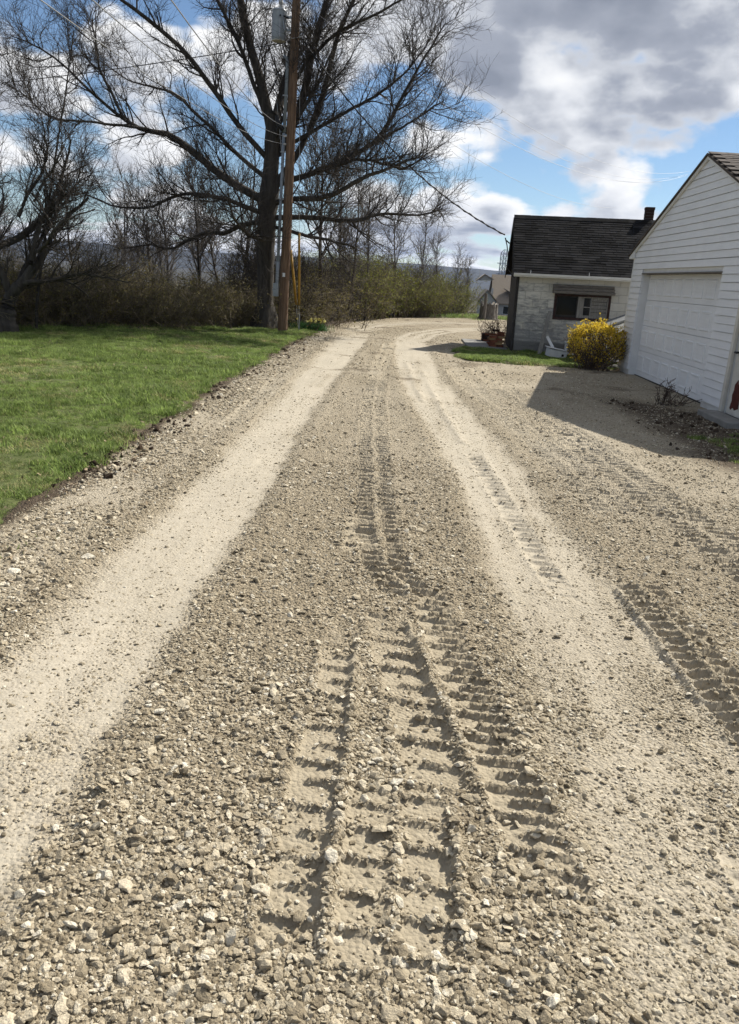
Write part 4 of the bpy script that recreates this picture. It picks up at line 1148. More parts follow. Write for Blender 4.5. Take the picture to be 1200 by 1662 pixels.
can = MB().tube([(-0.43, -0.02, 7.52), (-0.43, -0.02, 7.58), (-0.43, -0.02, 8.18), (-0.43, -0.02, 8.20), (-0.43, -0.02, 8.24)], [0.17, 0.185, 0.185, 0.195, 0.17], 20).build('transformer_can', M['steel_grey'], up_, 0, False)
MB().tube([(-0.43, -0.02, 7.50), (-0.43, -0.02, 7.519)], 0.172, 20).build('can_foot', M['cream_door'], can)
MB().tube([(-0.40, -0.02, 8.24), (-0.40, -0.02, 8.36), (-0.40, -0.02, 8.40), (-0.40, -0.02, 8.52)], [0.05, 0.045, 0.06, 0.03], 9).build('bushing', M['porcelain'], can)
for a in (0.2, 0.75, 1.3):
    MB().tube([(-0.43 + 0.18 * math.cos(-a), -0.02 + 0.18 * math.sin(-a), 8.06), (-0.43 + 0.25 * math.cos(-a), -0.02 + 0.25 * math.sin(-a), 8.05)], 0.022, 8).build('terminal', M['black_metal'], can)
for z in (7.75, 8.05):
    MB().box(-0.27, -0.09, -0.05, 0.01, z, z + 0.05).build('mounting_lug', M['steel_grey'], can)
for p in ([(-0.40, -0.02, 8.52), (-0.30, -0.10, 8.75), (-0.12, -0.12, 9.1)], [(-0.30, -0.20, 8.04), (-0.24, -0.26, 7.7), (-0.05, -0.19, 7.55), (0.16, -0.08, 7.62)], [(-0.38, -0.21, 8.05), (-0.36, -0.28, 7.55), (-0.22, -0.15, 7.35), (-0.22, -0.05, 7.16)]):
    MB().tube(p, 0.010, 5).build('jumper_wire', M['wire_alu'], up_)
MB().box(-0.04, 0.03, -0.16, -0.135, 1.55, 1.66).build('tag_plate', M['trim_white'], up_)


def catenary(p0, p1, sag, n=26):
    p0, p1 = Vector(p0), Vector(p1)
    return [p0.lerp(p1, i / n) - Vector((0, 0, 4 * sag * (i / n) * (1 - i / n))) for i in range(n + 1)]


def wire(p0, p1, sag, r, mat, label, group=None, n=26):
    o = MB().tube(catenary(p0, p1, sag, n), r, 5).build('overhead_wire', M[mat], None, 0, True)
    return tag(o, label, 'wire', group)


PX = -3.60
wire((PX - 0.2, 23.4, 5.47), (-1.35, -3.0, 3.9), 0.55, 0.0065, 'wire_alu', 'uppermost of three pale wires slanting from the pole to the upper left')
wire((PX - 0.2, 23.4, 5.22), (-2.35, -3.0, 3.75), 0.5, 0.006, 'wire_alu', 'middle one of three pale wires slanting from the pole to the upper left')
wire((PX - 0.2, 23.4, 5.02), (-2.9, -3.0, 3.8), 0.55, 0.0055, 'wire_alu', 'lowest of three pale wires slanting from the pole to the upper left')
wire((PX - 0.1, 23.6, 7.55), (-32, 26.5, 5.2), 0.7, 0.012, 'wire_black', 'dark wire running from the pole across to the left edge')
wire((PX + 0.2, 23.45, 7.63), (14.2, 62, 7.6), 1.1, 0.008, 'wire_alu', 'lowest pale wire running from the pole towards the shed chimney')
wire((PX + 0.2, 23.45, 8.42), (18.5, 61, 9.9), 1.9, 0.008, 'wire_alu', 'second lowest of the pale wires crossing the clouds to the right')
wire((PX + 0.2, 23.45, 8.88), (18.6, 61, 10.0), 1.9, 0.007, 'wire_alu', 'second highest of the pale wires crossing the clouds to the right')
wire((PX + 0.2, 23.45, 9.5), (18.7, 61, 10.2), 1.8, 0.007, 'wire_alu', 'highest of the pale wires crossing the clouds to the right')
o = MB().tube(catenary((PX + 0.2, 23.45, 7.6), (2.42, 23.05, 3.05), 0.55, 30), 0.017, 6)
c0 = catenary((PX + 0.2, 23.45, 7.6), (2.42, 23.05, 3.05), 0.55, 120)
o.tube([p + Vector((0, math.cos(i * 0.9) * 0.026, math.sin(i * 0.9) * 0.026)) for i, p in enumerate(c0)], 0.010, 5)
tag(o.build('service_drop', M['wire_black'], None, 0, True), 'thick black twisted cable sagging from the pole to the shed gable', 'cable')

for dx, zt, top, lab in ((0.0, 2.72, (-3.45, 23.58, 7.2), 'taller yellow-sleeved guy wire anchored right of the pole'), (-0.11, 2.25, (-4.15, 23.9, 6.6), 'shorter yellow-sleeved guy wire anchored right of the pole')):
    g_ = empty('guy_wire', (-3.28 if not dx else -3.30, 24.35 if dx else 24.30, 0.0), label=lab, cat='guy wire')
    T = Vector(top) - g_.location; B = Vector((0, 0.0, 0.05))
    MB().tube([B, T], 0.007, 5).build('strand', M['wire_alu'], g_)
    d_ = (T - B); zb = 0.72
    MB().tube([B + d_ * ((zb) / d_.z), B + d_ * (zt / d_.z)], 0.036, 8).build('yellow_sleeve', M['yellow_guard'], g_, 0, True)
    if not dx: MB().tube([(0, 0, -0.1), (0, 0, 0.5)], 0.02, 6).build('anchor_rod', M['steel_grey'], g_)

# ------------------------------------------------------------------ trees and brush
def tubes_np(pts, rad, sides):
    """pts (B,N,3), rad (B,N) -> verts, quads"""
    B, N, _ = pts.shape
    t = np.empty_like(pts); t[:, 1:-1] = pts[:, 2:] - pts[:, :-2]; t[:, 0] = pts[:, 1] - pts[:, 0]; t[:, -1] = pts[:, -1] - pts[:, -2]
    t /= np.linalg.norm(t, axis=-1, keepdims=True) + 1e-9
    ref = np.where(np.abs(t[..., 2:3]) > 0.9, np.array([1.0, 0.2, 0]), np.array([0.1, 0.15, 1.0]))
    s = np.cross(t, ref); s /= np.linalg.norm(s, axis=-1, keepdims=True) + 1e-9
    u = np.cross(s, t)
    a = np.arange(sides) * 2 * np.pi / sides
    v = pts[:, :, None] + (s[:, :, None] * np.cos(a)[:, None] + u[:, :, None] * np.sin(a)[:, None]) * rad[:, :, None, None]
    v = v.reshape(-1, 3)
    b = (np.arange(B)[:, None, None] * N + np.arange(N - 1)[None, :, None]) * sides
    k = np.arange(sides)[None, None]; k2 = (k + 1) % sides
    q = np.stack([b + k, b + k2, b + sides + k2, b + sides + k], -1).reshape(-1, 4)
    return v, q


class Geo:
    def __init__(self): self.v = []; self.q = []; self.n = 0
    def add(self, v, q): self.v.append(v); self.q.append(q + self.n); self.n += len(v)
    def mesh(self, name, mat, smooth=True): return mesh_np(name, np.concatenate(self.v), np.concatenate(self.q), mat, smooth)


def unit(v): return v / (np.linalg.norm(v, axis=-1, keepdims=True) + 1e-9)


def grow(rng, start, d, length, r0, r1, nseg, wob, trop):
    """random-walk branches: start (B,3) d (B,3) length (B,) -> pts (B,nseg+1,3), rad"""
    B = len(start)
    pts = np.empty((B, nseg + 1, 3)); pts[:, 0] = start; d = unit(d)
    stp = (length / nseg)[:, None]
    for i in range(nseg):
        d = unit(d + rng.normal(0, wob, (B, 3)) + np.array(trop))
        pts[:, i + 1] = pts[:, i] + d * stp
    t = np.linspace(0, 1, nseg + 1)[None]
    return pts, r0[:, None] * (1 - t) + r1[:, None] * t


def spawn(rng, pts, rad, n, tmin=0.2, ang=(0.5, 1.1), flat=1.0, bias=None, wt=None):
    """n side shoots off the branches in pts"""
    B, N, _ = pts.shape
    ln = np.linalg.norm(np.diff(pts, axis=1), axis=-1).sum(1)
    w = ln if wt is None else ln * wt
    bi = rng.choice(B, n, p=w / w.sum())
    t = tmin + (1 - tmin) * rng.random(n) ** 0.85
    f = t * (N - 1); i = np.clip(f.astype(int), 0, N - 2); fr = (f - i)[:, None]
    p = pts[bi, i] * (1 - fr) + pts[bi, i + 1] * fr
    tan = unit(pts[bi, i + 1] - pts[bi, i])
    r = rad[bi, i] * (1 - fr[:, 0]) + rad[bi, i + 1] * fr[:, 0]
    rv = rng.normal(size=(n, 3)); rv[:, 2] *= flat
    if bias is not None: rv += np.array(bias)
    side = unit(rv - tan * (rv * tan).sum(-1, keepdims=True))
    a = rng.uniform(ang[0], ang[1], n)[:, None]
    return p, unit(tan * np.cos(a) + side * np.sin(a)), r, t, ln[bi]


def smooth_path(P, n):
    P = np.asarray(P, float); d = np.concatenate([[0], np.cumsum(np.linalg.norm(np.diff(P[:, :3], axis=0), axis=1))])
    s = np.linspace(0, d[-1], n)
    # Catmull-Rom through the given points
    out = np.empty((n, P.shape[1]))
    for k, q in enumerate(s):
        i = min(np.searchsorted(d, q, side='right') - 1, len(P) - 2); t = (q - d[i]) / (d[i + 1] - d[i] + 1e-9)
        p0, p1, p2, p3 = P[max(i - 1, 0)], P[i], P[i + 1], P[min(i + 2, len(P) - 1)]
        out[k] = 0.5 * ((2 * p1) + (-p0 + p2) * t + (2 * p0 - 5 * p1 + 4 * p2 - p3) * t * t + (-p0 + 3 * p1 - 3 * p2 + p3) * t ** 3)
    return out


def authored_tree(name, label, base_y, trunk, limbs, seed, n1, n2, n3, extra=0, len1=(0.7, 2.1), twig_r=0.0055, dyamp=1.6, trop=(0, 0, 0.05), mats=('bark', 'twig'), roots=True):
    """a tree whose trunk and main limbs follow given (x, z, radius) paths; twigs grow on them"""
    rng = np.random.default_rng(seed)
    x0 = trunk[0][0]
    root = empty(name, (x0, base_y, 0.0), label=label, cat='tree')
    tr = smooth_path([(x - x0, 0.0, z, r) for x, z, r in trunk], 26)
    tr[:, 0] += rng.normal(0, 0.006, 26)
    v, q = tubes_np(tr[None, :, :3], tr[None, :, 3] * (1 + 0.05 * rng.normal(size=26)[None]), 16)
    A = np.arctan2(v[:, 1], v[:, 0] - 0)
    fl = np.clip(1 - v[:, 2] / 0.9, 0, 1) ** 2
    v[:, 0] += np.cos(A) * fl * 0.10 * (1 + np.sin(4 * A + 1)) * roots; v[:, 1] += np.sin(A) * fl * 0.10 * (1 + np.sin(4 * A + 1)) * roots
    obj('trunk', mesh_np('trunk', v, q, M[mats[0]], True), root)
    allp, allr = [], []
    N = 22
    for li, L in enumerate(limbs):
        n = len(L); g = rng.normal(0, 1) * dyamp * (1 if len(L) > 4 else 0.6)
        g2 = rng.normal(0, 0.5)
        if li < 2: g, g2 = abs(g) * 0.5, abs(g2) + 0.15
        P = [(x - x0, g * (k / (n - 1)) ** 1.2 + g2 * math.sin(k / (n - 1) * 3.1), z, r) for k, (x, z, r) in enumerate(L)]
        s = smooth_path(P, N); s[1:, :3] += np.cumsum(rng.normal(0, 0.012, (N - 1, 3)), 0)
        s[:, 3] = np.maximum(s[:, 3] * (1.0 if li < 4 else 0.8), 0.009)
        allp.append(s[:, :3]); allr.append(s[:, 3])
        v, q = tubes_np(s[None, :, :3], s[None, :, 3], 8)
        obj('limb', mesh_np('limb', v, q, M[mats[0]], True), root)
    for k in range(extra):
        i = rng.integers(10, 26); a = rng.uniform(0, 2 * math.pi)
        d = np.array([[0.35 * math.cos(a), math.sin(a), rng.uniform(0.1, 0.9)]])
        p, r = grow(rng, tr[i:i + 1, :3], d, np.array([rng.uniform(2.5, 4.5)]), np.array([rng.uniform(0.05, 0.09)]), np.array([0.012]), N - 1, 0.10, (0, 0, 0.03))
        allp.append(p[0]); allr.append(r[0])
        v, q = tubes_np(p, r, 7)
        obj('limb', mesh_np('limb', v, q, M[mats[0]], True), root)
    LP = np.array(allp); LR = np.array(allr)
    br = Geo()
    p, d, r, t, _ = spawn(rng, LP, LR, n1, 0.12, (0.45, 1.05), 0.8, (0, 0, 0.25))
    ln = rng.uniform(len1[0], len1[1], n1) * (1.05 - 0.35 * t); r0 = np.minimum(r * 0.5, 0.024) + 0.003
    P1, R1 = grow(rng, p, d, ln, r0, np.full(n1, 0.005), 9, 0.13, trop)
    br.add(*tubes_np(P1, R1, 5))
    p, d, r, t, _ = spawn(rng, P1, R1, n2, 0.12, (0.45, 1.1), 0.9, (0, 0, 0.2))
    ln = rng.uniform(0.35, 0.95, n2); P2, R2 = grow(rng, p, d, ln, np.minimum(r * 0.7, 0.007) + 0.0015, np.full(n2, twig_r * 0.7), 5, 0.16, trop)
    br.add(*tubes_np(P2, R2, 3))
    obj('branches', br.mesh('branches', M[mats[1]]), root)
    tw_ = Geo()
    p, d, r, t, _ = spawn(rng, P2, R2, n3, 0.08, (0.4, 1.0), 0.9, (0, 0, 0.3))
    P3, R3 = grow(rng, p, d, rng.uniform(0.12, 0.50, n3), np.full(n3, twig_r), np.full(n3, twig_r * 0.55), 2, 0.20, trop)
    tw_.add(*tubes_np(P3, R3, 3))
    p, d, r, t, _ = spawn(rng, LP, LR, n3 // 6, 0.1, (0.6, 1.4), 1.0)
    P3, R3 = grow(rng, p, d, rng.uniform(0.2, 0.7, n3 // 6), np.full(n3 // 6, twig_r * 1.1), np.full(n3 // 6, twig_r * 0.6), 3, 0.22, trop)
    tw_.add(*tubes_np(P3, R3, 3))
    obj('crown', tw_.mesh('crown', M[mats[1]]), root)
    return root


BIG_TRUNK = [(-4.33, -0.15, 0.356), (-4.34, 0.18, 0.308), (-4.35, 0.58, 0.269), (-4.38, 1.64, 0.247), (-4.38, 2.69, 0.262), (-4.35, 3.54, 0.269), (-4.3, 4.37, 0.248), (-4.28, 5.18, 0.219), (-4.25, 5.9, 0.191)]
BIG_LIMBS = [
    [(-4.28, 5.42, 0.157), (-4.63, 6.59, 0.138), (-4.95, 7.49, 0.119), (-5.19, 8.23, 0.11), (-5.41, 9.1, 0.1), (-5.62, 10.38, 0.066), (-5.75, 11.48, 0.04)],
    [(-4.24, 5.59, 0.14), (-4.12, 6.92, 0.12), (-4.04, 7.99, 0.101), (-4.02, 9.17, 0.083), (-3.92, 10.6, 0.057), (-4.05, 11.83, 0.032)],
    [(-4.17, 4.7, 0.123), (-3.68, 5.86, 0.113), (-3.4, 6.96, 0.103), (-3.22, 7.89, 0.093), (-2.96, 8.79, 0.084), (-2.66, 9.96, 0.066), (-2.56, 11.08, 0.04)],
    [(-4.17, 4.05, 0.107), (-3.53, 5.07, 0.088), (-3.05, 6.21, 0.078), (-2.76, 7.3, 0.068), (-2.59, 8.22, 0.059), (-2.2, 9.26, 0.05), (-2.01, 10.13, 0.033)],
    [(-4.39, 3.57, 0.161), (-4.92, 3.83, 0.152), (-5.55, 4.13, 0.142), (-6.18, 4.5, 0.133), (-6.81, 4.95, 0.124), (-7.43, 5.27, 0.106), (-8.14, 5.36, 0.079), (-8.76, 5.64, 0.061), (-9.46, 6.16, 0.049), (-10.14, 6.75, 0.038), (-10.82, 7.17, 0.028), (-11.51, 7.37, 0.017)],
    [(-8.5, 5.5, 0.056), (-9.18, 6.65, 0.043), (-9.41, 7.4, 0.031), (-9.56, 8.15, 0.02)],
    [(-7.88, 5.33, 0.056), (-8.95, 5.28, 0.042), (-10.02, 5.25, 0.03), (-10.72, 5.77, 0.019), (-11.42, 5.97, 0.014)],
    [(-4.31, 4.66, 0.106), (-5.04, 5.38, 0.096), (-5.94, 6.51, 0.086), (-6.64, 7.22, 0.077), (-7.33, 7.67, 0.068), (-8.01, 8.08, 0.051), (-8.61, 8.5, 0.037), (-9.19, 8.91, 0.025)],
    [(-4.28, 5.42, 0.087), (-4.9, 6.73, 0.077), (-5.44, 7.77, 0.068), (-5.96, 8.63, 0.059), (-6.47, 9.48, 0.042)],
    [(-4.44, 3.07, 0.108), (-5.17, 2.94, 0.09), (-5.89, 2.73, 0.082), (-6.54, 2.75, 0.073), (-7.18, 2.51, 0.064), (-7.83, 2.15, 0.051), (-8.57, 2.24, 0.037), (-9.31, 2.11, 0.024)],
    [(-4.45, 3.28, 0.09), (-5.54, 3.55, 0.072), (-6.45, 3.61, 0.054), (-7.36, 3.18, 0.04), (-8.36, 3.2, 0.029), (-9.54, 3.72, 0.018)],
    [(-4.37, 4.2, 0.089), (-5.21, 4.8, 0.071), (-6.1, 5.56, 0.059), (-6.99, 6.3, 0.045), (-7.86, 6.56, 0.035), (-8.73, 6.83, 0.024), (-9.93, 7.53, 0.015)],
    [(-4.19, 4.05, 0.124), (-3.59, 4.25, 0.106), (-2.89, 4.54, 0.097), (-2.2, 4.9, 0.088), (-1.52, 5.31, 0.078), (-1.0, 5.85, 0.069), (-0.73, 6.42, 0.055), (-0.36, 7.13, 0.043), (0.09, 7.84, 0.03), (0.38, 8.3, 0.017)],
    [(-1.52, 5.23, 0.052), (-0.5, 5.69, 0.038), (0.16, 6.08, 0.028), (0.48, 6.33, 0.017)],
    [(-2.45, 4.68, 0.062), (-1.84, 4.81, 0.053), (-1.0, 4.68, 0.044), (-0.46, 4.55, 0.035), (0.09, 4.91, 0.021)],
    [(-4.28, 3.54, 0.107), (-3.56, 3.7, 0.098), (-2.49, 3.82, 0.089), (-1.51, 4.32, 0.071), (-0.77, 4.58, 0.044), (0.09, 4.88, 0.023)],
    [(-4.27, 3.17, 0.108), (-3.18, 3.24, 0.09), (-1.92, 3.23, 0.081), (-1.04, 3.49, 0.053), (0.02, 3.56, 0.036), (0.72, 3.77, 0.021)],
    [(-4.26, 2.95, 0.072), (-3.34, 2.7, 0.063), (-2.43, 2.55, 0.045), (-1.69, 2.43, 0.027)],
    [(-3.8, 5.13, 0.07), (-2.61, 5.92, 0.059), (-1.61, 6.6, 0.048), (-0.8, 7.26, 0.034), (-0.19, 8.05, 0.024), (0.1, 8.65, 0.015)],
    [(-3.28, 7.43, 0.061), (-2.37, 7.93, 0.051), (-1.38, 8.28, 0.04), (-0.58, 8.76, 0.027), (0.04, 9.23, 0.017)],
]
LEFT_TRUNK = [(-9.12, -0.09, 0.222), (-9.06, 0.16, 0.179), (-9.0, 0.37, 0.151), (-8.84, 0.78, 0.136), (-8.63, 1.03, 0.122)]
LEFT_LIMBS = [
    [(-8.66, 1.0, 0.109), (-8.32, 1.53, 0.094), (-8.17, 1.92, 0.08), (-8.04, 2.24, 0.06), (-7.68, 2.64, 0.046), (-7.2, 2.98, 0.026)],
    [(-8.35, 1.49, 0.067), (-8.19, 2.49, 0.053), (-7.97, 3.12, 0.039), (-7.77, 3.73, 0.026), (-7.61, 4.16, 0.015)],
    [(-8.81, 0.82, 0.095), (-8.98, 1.29, 0.081), (-9.23, 1.79, 0.067), (-9.38, 2.41, 0.053), (-9.4, 3.15, 0.033)],
    [(-9.21, 1.79, 0.081), (-9.01, 1.99, 0.08), (-8.57, 2.46, 0.08), (-8.14, 2.86, 0.059), (-7.66, 3.07, 0.039), (-7.2, 3.04, 0.02)],
    [(-8.57, 2.46, 0.053), (-8.33, 3.09, 0.046), (-8.1, 3.59, 0.033), (-7.97, 4.08, 0.023), (-7.86, 4.44, 0.013)],
    [(-8.21, 2.79, 0.04), (-7.92, 3.24, 0.033), (-7.57, 3.62, 0.026), (-7.3, 3.88, 0.013)],
    [(-8.54, 1.08, 0.068), (-7.96, 1.23, 0.054), (-7.4, 1.39, 0.04), (-6.72, 1.37, 0.027), (-6.11, 1.29, 0.013)],
    [(-8.7, 0.92, 0.054), (-8.24, 1.14, 0.047), (-7.82, 1.11, 0.034), (-7.45, 0.84, 0.016)],
    [(-9.12, 1.86, 0.067), (-8.9, 2.57, 0.06), (-8.81, 3.31, 0.052), (-8.72, 3.91, 0.039), (-8.61, 4.39, 0.026)],
    [(-8.2, 1.79, 0.054), (-7.78, 2.01, 0.04), (-7.36, 2.41, 0.026), (-6.81, 2.76, 0.016)],
]
authored_tree('bare_tree', 'huge leafless tree with spreading limbs right behind the utility pole', 24.5, BIG_TRUNK, BIG_LIMBS, 101, 520, 5600, 30000, 4, twig_r=0.0036)
authored_tree('orchard_tree', 'dark leafless spreading tree at the left edge of the lawn', 17.8, LEFT_TRUNK, LEFT_LIMBS, 202, 130, 1000, 3600, 1, (0.4, 1.3), 0.003, 0.9, (0, 0, 0.07))


def slim_tree(name, label, group, loc, h, r, seed, spread=1.0, nlimb=14, n2=260, n3=1500, mat='twig_grey', leafmat=None, nleaf=0):
    rng = np.random.default_rng(seed)
    root = empty(name, loc, label=label, cat='tree', group=group)
    p, rr = grow(rng, np.zeros((1, 3)), np.array([[rng.normal(0, .06), rng.normal(0, .06), 1.0]]), np.array([h]), np.array([r]), np.array([0.012]), 14, 0.05, (0, 0, 0.08))
    p[0, 0, 2] -= 0.6
    v, q = tubes_np(p, rr, 7); obj('trunk', mesh_np('trunk', v, q, M['bark'], True), root)
    g = Geo()
    s, d, r_, t, _ = spawn(rng, p, rr, nlimb, 0.22, (0.4, 0.9), 0.6, (0, 0, 0.3))
    P1, R1 = grow(rng, s, d, rng.uniform(0.25, 0.42, nlimb) * h * spread * (1.15 - 0.7 * t), np.minimum(r_ * 0.5, 0.04) + 0.004, np.full(nlimb, 0.007), 9, 0.11, (0, 0, 0.09))
    g.add(*tubes_np(P1, R1, 5))
    s, d, r_, t, _ = spawn(rng, P1, R1, n2, 0.1, (0.4, 1.0), 0.8, (0, 0, 0.25))
    P2, R2 = grow(rng, s, d, rng.uniform(0.3, 1.0, n2), np.minimum(r_ * 0.6, 0.010) + 0.003, np.full(n2, 0.005), 4, 0.15, (0, 0, 0.06))
    g.add(*tubes_np(P2, R2, 3))
    s, d, r_, t, _ = spawn(rng, P2, R2, n3, 0.05, (0.4, 1.0), 0.9, (0, 0, 0.2))
    P3, R3 = grow(rng, s, d, rng.uniform(0.12, 0.5, n3), np.full(n3, 0.0045), np.full(n3, 0.0028), 2, 0.2, (0, 0, 0.05))
    g.add(*tubes_np(P3, R3, 3))
    obj('crown', g.mesh('crown', M[mat]), root)
    if leafmat:
        obj('leaves', leaf_mesh(rng, P3.reshape(-1, 3), nleaf, 0.028, M[leafmat]), root)
    return root


def leaf_mesh(rng, pool, n, size, mat, jitter=0.05):
    c = pool[rng.integers(0, len(pool), n)] + rng.normal(0, jitter, (n, 3))
    a = unit(rng.normal(size=(n, 3))); b = unit(np.cross(a, rng.normal(size=(n, 3))))
    s = (size * rng.uniform(0.5, 1.4, n))[:, None]
    nrm = np.cross(a, b) * s * 0.25
    v = np.stack([c - a * s, c - b * s * 0.55 + nrm, c + a * s, c + b * s * 0.55 + nrm], 1).reshape(-1, 3)
    i = np.arange(n)[:, None] * 4
    return mesh_np('leaves', v, np.concatenate([i + np.array([[0, 1, 2]]), i + np.array([[0, 2, 3]])]), mat)


def copy_tree(o, loc, rz, sc, label=None):
    c = o.copy(); COL.objects.link(c); c.location = loc; c.rotation_euler = (0, 0, rz); c.scale = sc
    if label: c['label'] = label
    for ch in o.children:
        k = ch.copy(); COL.objects.link(k); k.parent = c
    return c


# slender trees standing behind the brush
TZ = lambda x, y: float(terrain_z(x, y)) - 0.05
slim = []
spots = [(-12.4, 24.2, 3.4, .05), (-9.0, 29.0, 3.9, .06), (-7.2, 27.8, 4.6, .07), (-6.2, 31.0, 6.2, .10), (-5.3, 28.6, 3.8, .06), (-3.1, 29.5, 6.0, .08), (-2.9, 34.0, 5.6, .08), (-12.6, 30.0, 4.6, .07), (-13.8, 26.0, 4.0, .06), (-8.0, 35.0, 4.6, .07)]
SL_LAB = ['low leafless tree in the brush at the far left', 'grey leafless tree in the thicket left of the big tree', 'leafless sapling with dense crown left of the big tree trunk', 'tall grey trunk standing behind the limbs of the big tree',
          'short leafless sapling close behind the big tree', 'leafless tree standing just right of the utility pole', 'leafless tree behind the bend at the left side of the drive', 'leafless tree far left behind the spreading dark tree', 'leafless tree behind the left edge tree', 'distant leafless tree seen between the brush and the big limb']
for k, (x, y, h, r) in enumerate(spots):
    if k < 4: slim.append((slim_tree('slender_tree', SL_LAB[k], 'leafless trees behind the thicket', (x, y, TZ(x, y)), h, r, 300 + k, 1.0, 14, 200, 1000), h))
    else:
        o, h0 = slim[k % 4]; copy_tree(o, (x, y, TZ(x, y)), 1.3 * k, (h / h0,) * 3, SL_LAB[k])
# leafless wood on the falling ground beyond the thicket
G0 = 'leafless wood on the falling ground beyond the thicket'
L0 = 'grey leafless tree in the hazy wood beyond the thicket'
wood = [slim_tree('wood_tree', L0, G0, (-12.0 - 3 * k, 40.0 + 2 * k, TZ(-12 - 3 * k, 40 + 2 * k)), 6.5 + 0.5 * k, 0.10, 370 + k, 1.25, 26, 420, 1400) for k in range(2)]
rw = np.random.default_rng(77)
for k in range(20):
    f = (k + 0.5) / 20; y = rw.uniform(33, 66); x = -0.60 * y + f * 0.47 * y - 1.5
    if x > -0.14 * y + 0.5: continue
    s_ = rw.uniform(0.42, 0.66) * (0.65 + 0.008 * y)
    copy_tree(wood[k % 2], (x, y, TZ(x, y)), rw.uniform(0, 6.28), (s_, s_, s_ * rw.uniform(0.8, 1.05)))
# tall sapling that overtops the left tree
slim_tree('sapling', 'very thin upright sapling overtopping the dark tree at the left edge', None, (-8.85, 18.9, -0.05), 6.6, 0.04, 330, 0.22, 12, 50, 200, 'twig')
# saplings over the right-hand thicket, thinning out towards the house
rs = [(-1.9, 34.5, 4.8), (-0.9, 37.8, 5.2), (0.2, 40.0, 4.4), (1.2, 42.0, 3.6), (2.3, 44.0, 3.2), (-2.4, 31.5, 5.2), (3.1, 46.0, 2.8)]
RS_LAB = ['leafless sapling at the left end of the greening hedge', 'tall leafless sapling rising from the middle of the hedge', 'forked leafless sapling over the brightest green of the hedge', 'thin sapling near the right end of the hedge', 'whippy sapling against the hills at the hedge end',
          'dark leafless sapling where the hedge meets the drive bend', 'lowest sapling beside the tan-roofed house']
sap = []
for k, (x, y, h) in enumerate(rs):
    if k < 3: sap.append((slim_tree('hedge_sapling', RS_LAB[k], 'saplings in the hedge along the drive bend', (x, y, TZ(x, y)), h, 0.05, 340 + k, 0.9, 12, 170, 900, 'twig_grey'), h))
    else:
        o, h0 = sap[k % 3]; copy_tree(o, (x, y, TZ(x, y)), 2.1 * k, (h / h0,) * 3, RS_LAB[k])
slim_tree('roof_tree', 'leafless tree top showing above the garage ridge at the right edge', None, (15.3, 40.0, TZ(15.3, 40)), 10.2, 0.14, 360, 0.9, 18, 260, 1200, 'twig_grey')


def brush_shrub(name, label, group, seed, nstem, h, w, leafmat, nleaf, cat='shrub', mat='brush', lean=0.5, sr=0.007, leaf=0.024):
    rng = np.random.default_rng(seed)
    root = empty(name, (0, 0, 0), label=label, cat=cat, group=group)
    s = np.stack([rng.normal(0, w * 0.36, nstem), rng.normal(0, w * 0.26, nstem), np.full(nstem, -0.1)], -1)
    d = np.stack([rng.normal(0, lean, nstem), rng.normal(0, lean, nstem), np.ones(nstem)], -1)
    ln = h * rng.uniform(0.55, 1.15, nstem)
    P1, R1 = grow(rng, s, d, ln, sr * rng.uniform(0.7, 2.2, nstem), np.full(nstem, 0.004), 7, 0.16, (0, 0, 0.05))
    g = Geo(); g.add(*tubes_np(P1, R1, 4))
    n2 = nstem * 7
    p, d, r, t, _ = spawn(rng, P1, R1, n2, 0.12, (0.4, 1.2), 0.9, (0, 0, 0.1))
    P2, R2 = grow(rng, p, d, rng.uniform(0.2, 0.6, n2) * h * 0.55, np.full(n2, 0.0055), np.full(n2, 0.0035), 3, 0.22, (0, 0, 0.0))
    g.add(*tubes_np(P2, R2, 3))
    n3 = nstem * 14
    p, d, r, t, _ = spawn(rng, P2, R2, n3, 0.05, (0.4, 1.2), 0.9)
    P3, R3 = grow(rng, p, d, rng.uniform(0.08, 0.35, n3) * min(h, 1.6) * 0.6, np.full(n3, 0.0045), np.full(n3, 0.003), 2, 0.25, (0, 0, 0.0))
    g.add(*tubes_np(P3, R3, 3))
    obj('stems', g.mesh('stems', M[mat]), root)
    if nleaf: obj('leaves', leaf_mesh(rng, np.concatenate([P2.reshape(-1, 3), P3.reshape(-1, 3)]), nleaf, leaf, M[leafmat]), root)
    return root


# thicket behind the lawn
G1 = 'brush thicket along the back of the lawn'
L1 = 'tangled brown brush shrub in the thicket along the back of the lawn'
protos = [brush_shrub('brush_shrub', L1, G1, 400 + k, 95, 1.45, 1.5, 'leaf_olive', 3400) for k in range(4)]
rng = np.random.default_rng(55)
spot = []
for k in range(30):
    f = k / 29
    x = -12.2 + f * 9.3; y = 16.0 + f * 11.0
    row = k % 3
    spot.append((x - 0.65 * row * 0.8 + rng.normal(0, 0.2), y + 0.55 + 0.9 * row + rng.normal(0, 0.2)))
for k, (x, y) in enumerate(spot):
    if -4.9 < x < -3.5 and y < 25.2: y = 25.6
    sc = rng.uniform(0.8, 1.2)
    loc = (x, y, TZ(x, y)); rot = rng.uniform(0, 6.28); s3 = (sc * 1.1, sc, sc * rng.uniform(0.85, 1.15))
    if k < 4:
        o = protos[k]; o.location = loc; o.rotation_euler = (0, 0, rot); o.scale = s3
    else: o = copy_tree(protos[k % 4], loc, rot, s3)
    w_ = 0 if x < -7.9 else (1 if x < -5.6 else 2)
    o['label'] = ('tangled brown brush shrub under the dark tree at the left edge', 'tangled brown brush shrub between the left edge tree and the big tree', 'tangled brown brush shrub at the foot of the big tree')[w_]
    o['group'] = G1 + (', left end', ', middle', ', by the big tree')[w_]

